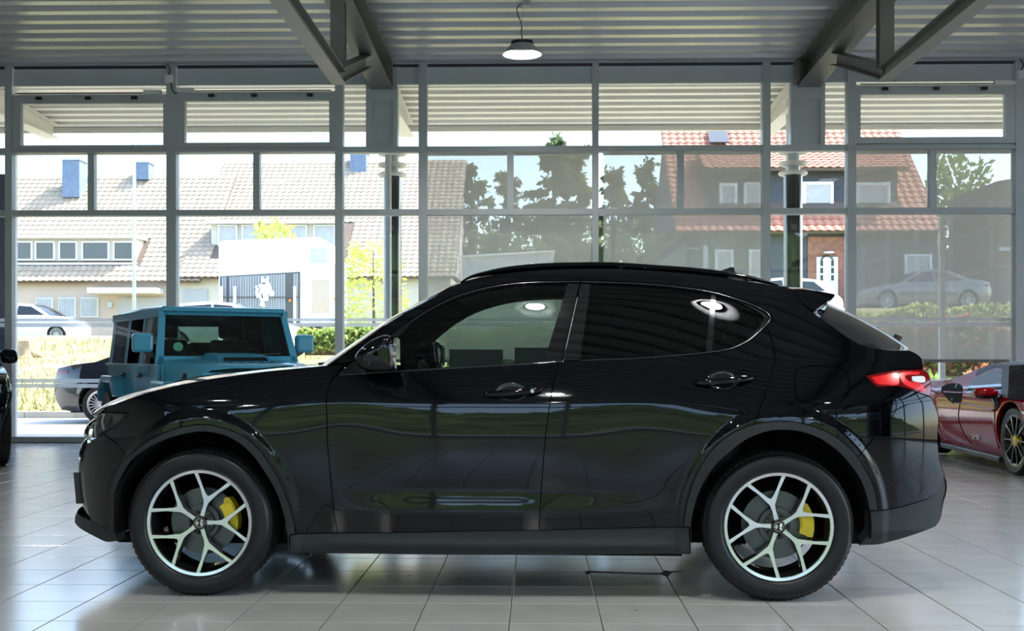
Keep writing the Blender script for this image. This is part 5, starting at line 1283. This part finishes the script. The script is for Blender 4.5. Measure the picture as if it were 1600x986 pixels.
def gwheel_meshes(r, rim, width, nsp, rm, hubm):
    D = {}
    D['tyre'] = mesh_of('tyre', MB().lathe([(rim-.01,.03),(rim+.006,0),(r-.03,-.006),(r-.01,.008),(r,.03),(r,width-.03),(r-.015,width-.005),(rim,width-.01)], 48, 'y'), M['rubber'], 35, True)
    D['rim'] = mesh_of('wheel', MB().lathe([(rim-.03,.012),(rim-.012,.004),(rim+.002,.002),(rim-.006,.03),(rim-.03,.06),(rim-.03,width-.03),(rim-.01,width-.02)], 40, 'y'), rm, 35, True)
    mb = MB()
    for k in range(nsp):
        a = 2*PI*k/nsp; c, s_ = math.cos(a), math.sin(a)
        mb.bar((.03*c, .02, .03*s_), ((rim-.015)*c, .012, (rim-.015)*s_), .018, .022, up=(0, 1, 0))
    D['spokes'] = mesh_of('spokes', mb, rm, False, True)
    D['hub'] = mesh_of('hub_cap', MB().lathe([(0,.0),(.028,.002),(.03,.006),(.06,.012),(.065,.05)], 24, 'y'), hubm, 40, True)
    D['disc'] = mesh_of('brake_disc', MB().lathe([(.06,.08),(rim*.68,.08),(rim*.68,.10)], 32, 'y'), M['disc'], 40, True)
    return D
def gwheel(car, D, u, w, s, r, cal=None):
    wh = link('wheel', D['rim'], car); wh.location = (u, -s*w, r); wh.rotation_euler = (0, 0, 0 if s > 0 else PI)
    for nm, k in (('tyre', 'tyre'), ('spokes', 'spokes'), ('hub_cap', 'hub'), ('brake_disc', 'disc')): link(nm, D[k], wh)
    if cal: 
        a = np.linspace(R(-30), R(30), 7); ring = [(r*.55*math.cos(t), r*.55*math.sin(t)) for t in a]+[(r*.36*math.cos(t), r*.36*math.sin(t)) for t in a[::-1]]
        obj('brake_caliper', MB().prism([(-p if s < 0 else p, q) for p, q in ring], lambda p, q, d: (p, d, q), .045, .11), cal, wh)
def gcar(name, label, loc, rz, segs, wheels, paint, hw, belt, wins, zb=.2, WD=None, cal=None, tumble=.50, endr=(.9, .7), cat='car', ww=None, smooth_n=6, group=None):
    """segs: front -> rear list of (part, [(u,z)...], material, du, dz); wins: list of (u,z) polygons; wheels: [(u, r)]"""
    c = empty(name, loc, rz, label, cat, group)
    top = []; parts = []
    for nm, pts, m, du, dz in segs:
        q = catmull(pts, n=smooth_n); parts.append((nm, q, m, du, dz)); top += q if not top else q[1:]
    uF, uR_ = min(p[0] for p in top), max(p[0] for p in top)
    def W(u, z):
        u = np.asarray(u, float); z = np.asarray(z, float)
        w = hw - tumble*np.maximum(0, z-belt)**1.15 - .10*np.maximum(0, .45-z)**1.5 - .055*np.abs((z-.62)/.38)**2*(z < belt)
        w = w - endr[0]*np.maximum(0, uF+.65-u)**2 - endr[1]*np.maximum(0, u-uR_+.6)**2
        for uw, r in wheels: w = w + .02*np.exp(-((np.hypot(u-uw, z-r)-(r+.05))/.06)**2)
        return w
    bot = []
    for uw, r in sorted(wheels, reverse=True):
        ra = r+.045; a0 = math.asin(max(-1, min(1, (zb-r)/ra)))
        bot += [(uw+ra*math.cos(t), r+ra*math.sin(t)) for t in np.linspace(a0, PI-a0, 20)]
    lp0 = list(top)+bot
    res = []
    for i, p in enumerate(lp0):
        q = lp0[(i+1) % len(lp0)]; d = math.hypot(q[0]-p[0], q[1]-p[1]); k = max(1, int(d/.08))
        res += [(p[0]+(q[0]-p[0])*j/k, p[1]+(q[1]-p[1])*j/k) for j in range(k)]
    loop = np.array(res)
    for s in (1, -1):
        link('body_side', panel_mesh('body_side', [loop], paint, s, Wf=W, gap=0, grid=.05, skirt=.03), c)
        for wn_, wm in wins:
            link('side_window', panel_mesh('side_window', [np.array(catmull(wn_, n=4, closed=True) if len(wn_) > 6 else wn_)], wm, s, Wf=W, off=.004, gap=0, grid=.06, skirt=.006), c)
    for nm, q, m, du, dz in parts:
        e = [(u, float(W(u, z)), z) for u, z in q]
        link(nm, strip_mesh(nm, e, m, lin(e, du), lin(e, dz), nt=20, p=2.4), c)
    obj('underside', MB().box((uF+.25, -hw*.6, zb-.02), (uR_-.25, hw*.6, zb+.08)), M['liner'], c)
    for uw, r in wheels:
        for s in (1, -1):
            mb = MB(); a = np.linspace(0, PI, 15); mb.grid([[(uw+(r+.05)*math.cos(t), -s*w_, r+(r+.05)*math.sin(t)) for t in a] for w_ in (hw-.34, hw-.02)])
            mb.prism([(uw+(r+.05)*math.cos(t), r+(r+.05)*math.sin(t)) for t in a], lambda p, q, d: (p, -s*d, q), hw-.36, hw-.34)
            obj('wheel_well', mb, M['liner'], c)
        for s in (1, -1): gwheel(c, WD, uw, hw-.02+(ww or 0), s, r, cal)
    return c, W
# -- red sports car, nose towards the viewer, at the right edge
WDr = gwheel_meshes(.345, .262, .26, 10, M['rimdark'], M['yellow'])
xs_side = wx(1583, 11.5)
red, Wr = gcar('red_sports_car', 'red low sports car with black wheels at the right edge, behind the SUV tail', (xs_side+.985, 10.55, 0), PI/2,
    [('front_bumper', [(.06,.13),(0,.22),(.02,.36),(.10,.46)], M['red'], [-.30,-.36], [0,0]),
     ('bonnet', [(.10,.46),(.40,.62),(.72,.725),(.90,.74),(1.02,.745)], M['red'], [-.3,-.1], [-.02,-.08,-.06,.0]),
     ('windscreen', [(1.02,.745),(1.36,.93),(1.68,1.085)], M['dglass'], [-.30,-.18], [.02,.03]),
     ('roof', [(1.68,1.085),(1.9,1.115),(2.2,1.095)], M['canvas'], [-.12,0,0], [.03,.03,.03]),
     ('engine_cover', [(2.2,1.095),(2.55,1.01),(2.95,.92),(3.7,.88),(4.55,.86)], M['red'], [0,0], [.03,-.03,.0]),
     ('rear_panel', [(4.55,.86),(4.62,.70),(4.56,.42),(4.45,.22)], M['red'], [.12,.12], [0,0])],
    [(.98,.345),(3.55,.352)], M['red'], .985, .76,
    [([(1.24,.765),(1.42,.87),(1.70,1.01),(1.94,1.05),(2.17,1.01),(2.28,.93),(2.22,.79),(1.8,.765)], M['dglass'])], zb=.14, WD=WDr, cal=M['yellow'], tumble=.95, endr=(.55, .25))
for s in (-1, 1):
    ik = np.array(catmull([(2.36,.67),(2.62,.655),(2.98,.77),(3.06,.83),(2.78,.875),(2.46,.845),(2.34,.76)], n=4, closed=True))
    link('side_intake', panel_mesh('side_intake', [ik], M['liner'], s, Wf=Wr, off=.004, gap=0, grid=.05, skirt=.006), red)
    obj('intake_strut', MB().bar((2.62, -s*(float(Wr(2.62, .70))+.008), .68), (2.64, -s*(float(Wr(2.64, .86))+.008), .87), .02, .012), M['steel'], red)
    scf = lambda q: [(u, -s*(float(Wr(u, z))+.002), z) for u, z in q]
    obj('door_gap', MB().tube(scf(catmull([(1.42,.70),(1.40,.55),(1.42,.35),(1.48,.22)], n=6)), .004, 5), M['liner'], red)
    obj('door_gap', MB().tube(scf(catmull([(2.38,.66),(2.44,.50),(2.36,.32),(2.24,.22)], n=6)), .004, 5), M['liner'], red)
    obj('shoulder_crease', MB().tube(scf(catmull([(1.40,.62),(1.8,.645),(2.2,.66),(2.6,.65)], n=6)), .010, 6), M['red'], red, True)
    o = obj('side_skirt', MB().prism([(1.36,.15),(3.15,.17),(3.10,.11),(1.40,.09)], lambda a, b, d: (a, -s*d, b), .78, .95), M['carbon'], red); bevel(o, .015, 2)
    mr = obj('door_mirror', MB().lathe([(0,-.10),(.05,-.085),(.066,-.03),(.068,.03),(.05,.085),(0,.10)], 20, 'y', (0,0,0)), M['red'], red, True)
    mr.location = (1.34, -s*1.10, .81); mr.scale = (.75, 1.25, .80)
    ml = obj('mirror_underside', MB().lathe([(0,-.098),(.05,-.083),(.066,-.03),(.066,.03),(.05,.083),(0,.098)], 20, 'y'), M['gloss_black'], red, True); ml.location = (1.345, -s*1.10, .792); ml.scale = (.74, 1.22, .74)
    obj('mirror_stalk', MB().tube([(1.34, -s*(float(Wr(1.34, .66))-.02), .64), (1.33, -s*.99, .70), (1.34, -s*1.02, .78)], [.04,.03,.035], 8), M['gloss_black'], red, True)
    hb2 = np.array([(.30,.50),(.62,.60),(.72,.64),(.62,.655),(.36,.57)])
    link('headlight', panel_mesh('headlight', [hb2], M['whitelens'], s, Wf=Wr, off=.004, gap=0, grid=.05, skirt=.005), red)
for s in (1, -1):
    rp_ = np.array(catmull([(1.06,.765),(1.36,.925),(1.66,1.07),(1.9,1.105),(2.2,1.085),(2.42,1.04)], n=4) + catmull([(2.34,.97),(2.17,1.025),(1.94,1.062),(1.70,1.022),(1.42,.88),(1.22,.768)], n=4))
    link('roof_surround', panel_mesh('roof_surround', [rp_], M['canvas'], s, Wf=Wr, off=.004, gap=0, grid=.05, skirt=.006), red)
obj('front_grille', MB().box((-.30, -.6, .18), (-.26, .6, .30)), M['liner'], red)
tx = bpy.data.curves.new('door_lettering', 'FONT'); tx.body = 'SF90'; tx.size = .11; tx.extrude = .002; tx.align_x = 'CENTER'; tx.align_y = 'CENTER'; tx.materials.append(M['silver'])
to = bpy.data.objects.new('door_lettering', tx); COL.objects.link(to); to.parent = red
bpy.context.view_layer.update()
tme = bpy.data.meshes.new_from_object(to.evaluated_get(bpy.context.evaluated_depsgraph_get())); bpy.data.objects.remove(to)
to = link('door_lettering', tme, red)
to.matrix_local = Matrix.Translation((2.02, (float(Wr(2.02, .31))+.006), .31)) @ Matrix(((-1,0,0),(0,0,1),(0,1,0))).to_4x4()

# -- black saloon parked outside, tail to the left
WDs = gwheel_meshes(.345, .245, .22, 20, M['silver'], M['silver'])
sal_segs = lambda m: [('front_bumper', [(.05,.2),(0,.45),(.05,.66)], m, [-.18,-.18], [0,0]), ('bonnet', [(.05,.66),(.5,.82),(1.4,.95)], m, [-.15,-.05], [.03,.04]),
     ('windscreen', [(1.4,.95),(1.8,1.18),(2.2,1.36)], M['dglass'], [-.14,-.1], [.03,.03]), ('roof', [(2.2,1.36),(2.75,1.45),(3.3,1.40)], m, [-.06,0], [.03,.03]),
     ('rear_window', [(3.3,1.40),(3.75,1.24),(4.15,1.09)], M['dglass'], [.08,.06], [.03,.02]), ('boot_lid', [(4.15,1.09),(4.5,1.05),(4.86,.98)], m, [.05,.08], [.03,.02]),
     ('rear_bumper', [(4.86,.98),(4.95,.75),(4.93,.45),(4.8,.24)], m, [.10,.10], [0,0])]
sal_win = [[(1.62,1.0),(2.25,1.31),(2.70,1.375),(2.72,1.0)], [(2.78,1.0),(2.77,1.375),(3.25,1.335),(3.78,1.09),(3.6,1.02)]]
yS = 20.2
sal, Ws = gcar('black_saloon', 'black saloon parked outside the glass, tail showing left of the teal off-roader', (wx(76, yS)+4.95, yS+.92, 0), PI,
    sal_segs(M['navypaint']), [(.92,.345),(4.03,.345)], M['navypaint'], .92, .92, [(w, M['dglass']) for w in sal_win], WD=WDs)
for s in (1, -1):
    link('tail_light', panel_mesh('tail_light', [np.array([(4.62,.88),(4.90,.84),(4.92,.90),(4.86,.955),(4.66,.95)])], M['redlens'], s, Wf=Ws, off=.004, gap=0, grid=.05, skirt=.005), sal)
# -- grey saloon and white cars further back
yG = 40.6; gs, Wg = gcar('grey_saloon', 'dark grey saloon parked before the red-roofed house, seen through the right blind', (wx(1349, yG), yG+.9, 2.86), 0,
    sal_segs(M['greypaint']), [(.92,.34),(4.0,.34)], M['greypaint'], .9, .92, [(w, M['dglass']) for w in sal_win], WD=WDs)
gs.scale = (.92, .95, 1.0)
for s in (1, -1):
    link('tail_light', panel_mesh('tail_light', [np.array([(4.62,.84),(4.90,.80),(4.92,.88),(4.86,.945),(4.66,.92)])], M['redlens'], s, Wf=Wg, off=.004, gap=0, grid=.05, skirt=.005), gs)
hat = [('front_bumper', [(.05,.2),(0,.5),(.08,.75)], M['whitepaint'], [-.15,-.15], [0,0]), ('bonnet', [(.08,.75),(.5,.92),(1.0,1.02)], M['whitepaint'], [-.1,-.05], [.03,.03]),
     ('windscreen', [(1.0,1.02),(1.45,1.30),(1.75,1.44)], M['dglass'], [-.12,-.08], [.02,.02]), ('roof', [(1.75,1.44),(2.5,1.50),(3.4,1.42)], M['whitepaint'], [0,0], [.03,.03]),
     ('rear_window', [(3.4,1.42),(3.75,1.15),(3.85,1.02)], M['dglass'], [.08,.06], [.02,.0]), ('tailgate', [(3.85,1.02),(4.05,.85),(4.05,.5),(3.95,.22)], M['whitepaint'], [.08,.08], [0,0])]
hwin = [[(1.25,1.06),(1.8,1.38),(2.3,1.42),(2.32,1.06)], [(2.38,1.06),(2.37,1.42),(3.2,1.37),(3.5,1.1)]]
def hatch(lab, px_r, Y, z, rz):
    x = wx(px_r, Y)
    gcar('white_hatchback', lab, (x, Y, z), rz, hat, [(.80,.31),(3.30,.31)], M['whitepaint'], .86, 1.04, [(w, M['dglass']) for w in hwin], WD=WDs, group='white parked cars')
hatch('white car on the street at far left above the grass bank', 134, 44.0, 1.75, PI)
hatch('white car behind the upper right corner of the teal off-roader', 468, 33.2, gz(-6, 33.2)+.04, PI)
hatch('white car before the white house door, over the SUV spoiler', 1092, 34.0, gz(7.5, 34.0)+.06, 0)

# -- teal off-roader facing the viewer
jd = R(121.8); jx = Vector((math.cos(jd), math.sin(jd), 0)); J0 = atY(359, 560, 12.6); J0.z = 0
jeep = empty('teal_off_roader', J0-jx*1.42, jd, 'boxy teal off-roader with bonnet scoop parked behind the SUV bonnet', 'car')
T = M['teal']
def jb(name, lo, hi, m=T, bv=.02, par=None, sg=2):
    o = obj(name, MB().box(lo, hi), m, par or jeep); bevel(o, bv, sg); return o
def jp(name, poly, y0, y1, m=T, bv=.02, par=None):
    o = obj(name, MB().prism(poly, lambda a, b, d: (a, d, b), y0, y1), m, par or jeep)
    if bv: bevel(o, bv, 2)
    return o
ZR = 1.735
jp('tub', [(1.30,.50),(4.02,.50),(4.06,1.10),(1.30,1.10)], -.775, .775)
hd = MB(); 
rows = []
for u, w, z in ((.30,.58,1.04),(.36,.62,1.075),(.9,.68,1.115),(1.44,.74,1.145)):
    rows.append([(u, -w, z-.22), (u, -w, z-.05), (u, -w+.05, z), (u, -.30, z+.02), (u, .30, z+.02), (u, w-.05, z), (u, w, z-.05), (u, w, z-.22)])
o = obj('bonnet', hd.grid(rows), T, jeep, 50)
sc_ = MB(); rr = [[(u, -.30, z-.02), (u, -.27, z+h), (u, .27, z+h), (u, .30, z-.02)] for u, z, h in ((.80,1.12,.0),(1.0,1.13,.06),(1.42,1.155,.065))]
sp2 = obj('bonnet_scoop', sc_.grid(rr), T, jeep, 40)
obj('scoop_opening', MB().prism([(-.25,1.132),(.25,1.132),(.21,1.172),(-.21,1.172)], lambda a, b, d: (d, a, b), .83, .90), M['liner'], sp2)
for k in range(5): obj('bonnet_slot', MB().box((.64, -.24+k*.11, 1.10), (.68, -.20+k*.11, 1.123)), M['liner'], sp2)
jp('grille_panel', [(.26,.60),(.31,.60),(.34,1.02),(.29,1.02)], -.62, .62)
for k in range(7): jb('grille_slot', (.245, -.30+k*.095, .66), (.30, -.245+k*.095, .95), M['liner'], .01)
for y in (-.47, .47):
    h = obj('headlight', MB().lathe([(0,-.03),(.10,-.015),(.118,.02),(.125,.06)], 28, 'x', (.255, y, .86)), M['lampglass'], jeep, True)
    obj('headlight_bowl', MB().lathe([(0,.05),(.10,.04),(.122,.0),(.13,.02)], 28, 'x', (.262, y, .86)), M['darkchrome'], h, True)
jb('front_bumper', (.02, -.85, .45), (.24, .85, .62), M['carbon'], .04)
# windscreen frame as a thick sheet with an opening
def wsp(a, b): f = (b-1.10)/(ZR-.04-1.10); return (1.42+.21*f, a, b)
def fr_quad(name, pts, m, th=.05):
    v = [wsp(*p) for p in pts]; v2 = [(x+th, y, z) for x, y, z in v]; n_ = len(v)
    return obj(name, MB().add(v+v2, [tuple(range(n_)), tuple(range(2*n_-1, n_-1, -1))]+[(i, n_+i, n_+(i+1) % n_, (i+1) % n_) for i in range(n_)]), m, jeep)
zt_, zb_ = ZR-.05, 1.10
fr_quad('windscreen_pillar', [(-.80,zb_),(-.72,zb_),(-.645,zt_),(-.71,zt_)], T); fr_quad('windscreen_pillar', [(.72,zb_),(.80,zb_),(.71,zt_),(.645,zt_)], T)
fr_quad('windscreen_header', [(-.66,zt_-.05),(.66,zt_-.05),(.71,zt_+.01),(-.71,zt_+.01)], T); fr_quad('cowl', [(-.80,zb_-.03),(.80,zb_-.03),(.76,zb_+.085),(-.76,zb_+.085)], T)
ws = fr_quad('windscreen', [(-.74,zb_+.07),(.74,zb_+.07),(.66,zt_-.04),(-.66,zt_-.04)], M['carglass'], .008); ws.location = (.02, 0, 0)
for a, b in (((-.66,zb_+.09),(-.60,zt_-.08)), ((.66,zb_+.09),(.60,zt_-.08))): pass
for y in (-.30, .22): obj('wiper', MB().tube([(1.43,y+.12,1.195),(1.425,y-.05,1.20),(1.43,y-.28,1.215)], .009, 6), M['black'], jeep)
obj('green_sticker', MB().lathe([(0,-.004),(.052,-.003),(.052,.0)], 24, 'x', (1.475, .545, 1.285)), mat('sticker_green', (.03,.22,.12), .4), ws)
rf = jp('roof', [(1.56,ZR-.06),(1.60,ZR-.005),(2.6,ZR+.01),(3.96,ZR-.02),(4.02,ZR-.09)], -.70, .70, T, .03)
# cab sides: pillars, rails, glass
for s in (1, -1):
    yo, yi = .765, .705
    def ps(z): return yo-(yo-yi)*(z-1.10)/(ZR-.06-1.10)
    def pil(u0, u1, v0, v1, nm='pillar', m=T):
        z0, z1 = 1.08, ZR-.05; a = [(u0, -s*ps(z0), z0), (u1, -s*ps(z0), z0), (v1, -s*ps(z1), z1), (v0, -s*ps(z1), z1)]; b = [(x, y+s*.05, z) for x, y, z in a]
        return obj(nm, MB().add(a+b, [(0,1,2,3),(7,6,5,4),(0,4,5,1),(1,5,6,2),(2,6,7,3),(3,7,4,0)]), m, jeep)
    pil(1.46,1.50,1.64,1.70); pil(2.24,2.36,2.26,2.36); pil(3.02,3.16,3.0,3.12); pil(3.86,4.04,3.80,3.98)
    z1 = ZR-.05; o = obj('side_rail', MB().bar((1.60, -s*.70, z1-.03), (3.98, -s*.70, z1-.03), .06, .09), T, jeep)
    for u0, u1, v0, v1 in ((1.50,2.24,1.70,2.26),(2.36,3.02,2.36,3.0),(3.16,3.86,3.12,3.80)):
        pil(u0, u1, v0, v1, 'side_window', M['clearglass'] if u0 < 2 else M['privacy']).scale = (1, .995, 1)
    for u0, u1 in ((1.34,2.28),(2.32,3.10)):
        d = jb('door', (u0, -s*.80 if s > 0 else .765, .58), (u1, -.765 if s > 0 else .80, 1.10), T, .015)
        obj('door_handle', MB().tube([(u1-.22, -s*.82, .97), (u1-.06, -s*.82, .97)], .016, 8).bar((u1-.14, -s*.80, .97), (u1-.14, -s*.825, .97), .05, .05), M['black'], d)
        for zz in (.70, .98): obj('door_hinge', MB().box((u0-.05, -s*.80-.015, zz-.03), (u0+.06, -s*.80+.015, zz+.03)), T, d)
    jb('belt_strip', (1.34, -s*.79-.012, 1.075), (4.04, -s*.79+.012, 1.10), T, .005)
    jp('front_fender', [(.42,.72),(.50,.88),(.62,.93),(1.16,.93),(1.36,.78),(1.36,.70),(1.26,.74),(1.10,.86),(.66,.86),(.52,.72)], -s*.92 if s > 0 else .60, -.60 if s > 0 else .92, T, .025)
    jp('rear_fender', [(2.92,.70),(3.06,.90),(3.20,.95),(3.78,.95),(3.96,.82),(4.0,.62),(3.92,.62),(3.84,.78),(3.72,.86),(3.28,.86),(3.10,.70)], -s*.92 if s > 0 else .70, -.70 if s > 0 else .92, T, .025)
    m_ = jb('door_mirror', (1.50, -s*1.02 if s > 0 else .80, 1.225), (1.60, -.80 if s > 0 else 1.02, 1.43), T, .035, None, 3)
    obj('mirror_arm', MB().bar((1.55, -s*.74, 1.16), (1.55, -s*.88, 1.24), .06, .05), M['black'], m_)
    obj('mirror_glass', MB().box((1.598, -s*.91-.095, 1.245), (1.604, -s*.91+.095, 1.41)), M['mirror'], m_)
    obj('bonnet_latch', MB().tube([(.74, -s*.665, 1.0), (.72, -s*.69, .93), (.76, -s*.685, .88)], [.02,.028,.022], 8), M['black'], jeep, True)
    obj('indicator', MB().box((.44, -s*.90-.02, .80), (.50, -s*.90+.02, .86)), M['redlens'], jeep)
# tailgate frame, spare wheel, cabin
jb('rear_header', (3.92, -.68, ZR-.16), (4.0, .68, ZR-.06), T, .02)
pw = obj('rear_window', MB().box((3.99, -.62, 1.12), (4.0, .62, ZR-.16)), M['clearglass'], jeep)
WDj = gwheel_meshes(.385, .235, .25, 8, M['rimdark'], M['black'])
spw = link('spare_wheel', WDj['rim'], jeep); spw.location = (4.32, 0, .95); spw.rotation_euler = (0, 0, PI/2)
link('tyre', WDj['tyre'], spw); link('spokes', WDj['spokes'], spw)
for u in (.88, 3.48):
    for s in (1, -1): gwheel(jeep, WDj, u, .90, s, .385)
jb('chassis', (.30, -.5, .38), (4.0, .5, .55), M['liner'], .02)
jb('dashboard', (1.52, -.68, .98), (1.80, .68, 1.17), M['interior'], .05)
ang = R(25); swc = Vector((1.98, -.38, 1.10)); ax_ = Vector((math.cos(ang), 0, math.sin(ang))); upv = Vector((-math.sin(ang), 0, math.cos(ang)))
obj('steering_wheel', MB().tube([swc+(upv*math.cos(t)+Vector((0,1,0))*math.sin(t))*.19 for t in np.linspace(0, 2*PI, 25)], .015, 6, cap=False), M['leather'], jeep, True)
for y in (-.38, .38):
    st = jb('seat', (2.0, y-.25, .75), (2.5, y+.25, .92), M['leather'], .05)
    o = jp('seat_back', [(2.42,.85),(2.56,.85),(2.74,1.38),(2.62,1.38)], y-.24, y+.24, M['leather'], .04, st); o = jp('headrest', [(2.62,1.40),(2.74,1.40),(2.76,1.58),(2.66,1.58)], y-.13, y+.13, M['leather'], .03, st)
    o = jp('rear_seat', [(3.3,.85),(3.42,.85),(3.56,1.36),(3.46,1.36)], y-.28, y+.28, M['leather'], .04)

# -- second black SUV, only its corner shows at the left edge
s2 = copy_tree(SUV); s2.rotation_euler = (0, 0, R(120)); s2.location = (wx(17, 12.4)-.965*math.sin(R(120)), 12.4+.965*math.cos(R(120)), 0)
tag(s2, 'black car cut off by the left edge of the photograph', 'car')
# -- dark boards seen through the SUV side windows
for a, b, yt_, lab in ((702, 786, 546, 'dark low board seen through the SUV front window, the wider one'), (804, 884, 543, 'dark low board behind the SUV door pillar, right of the wider one')):
    Y = 14.6; x0, x1 = wx(a, Y), wx(b, Y); bd_ = empty('display_board', ((x0+x1)/2, Y, 0), 0, lab, 'board', 'dark boards by the glass front'); hw_ = (x1-x0)/2
    o = obj('panel', MB().box((-hw_, -.02, .12), (hw_, .02, wz(yt_, Y))), mat('board_dark', (.02, .035, .04), .4), bd_); bevel(o, .006, 2)
    for sx_ in (-1, 1): obj('foot', MB().box((sx_*hw_*.7-.03, -.18, 0), (sx_*hw_*.7+.03, .18, .12)), M['black'], bd_)
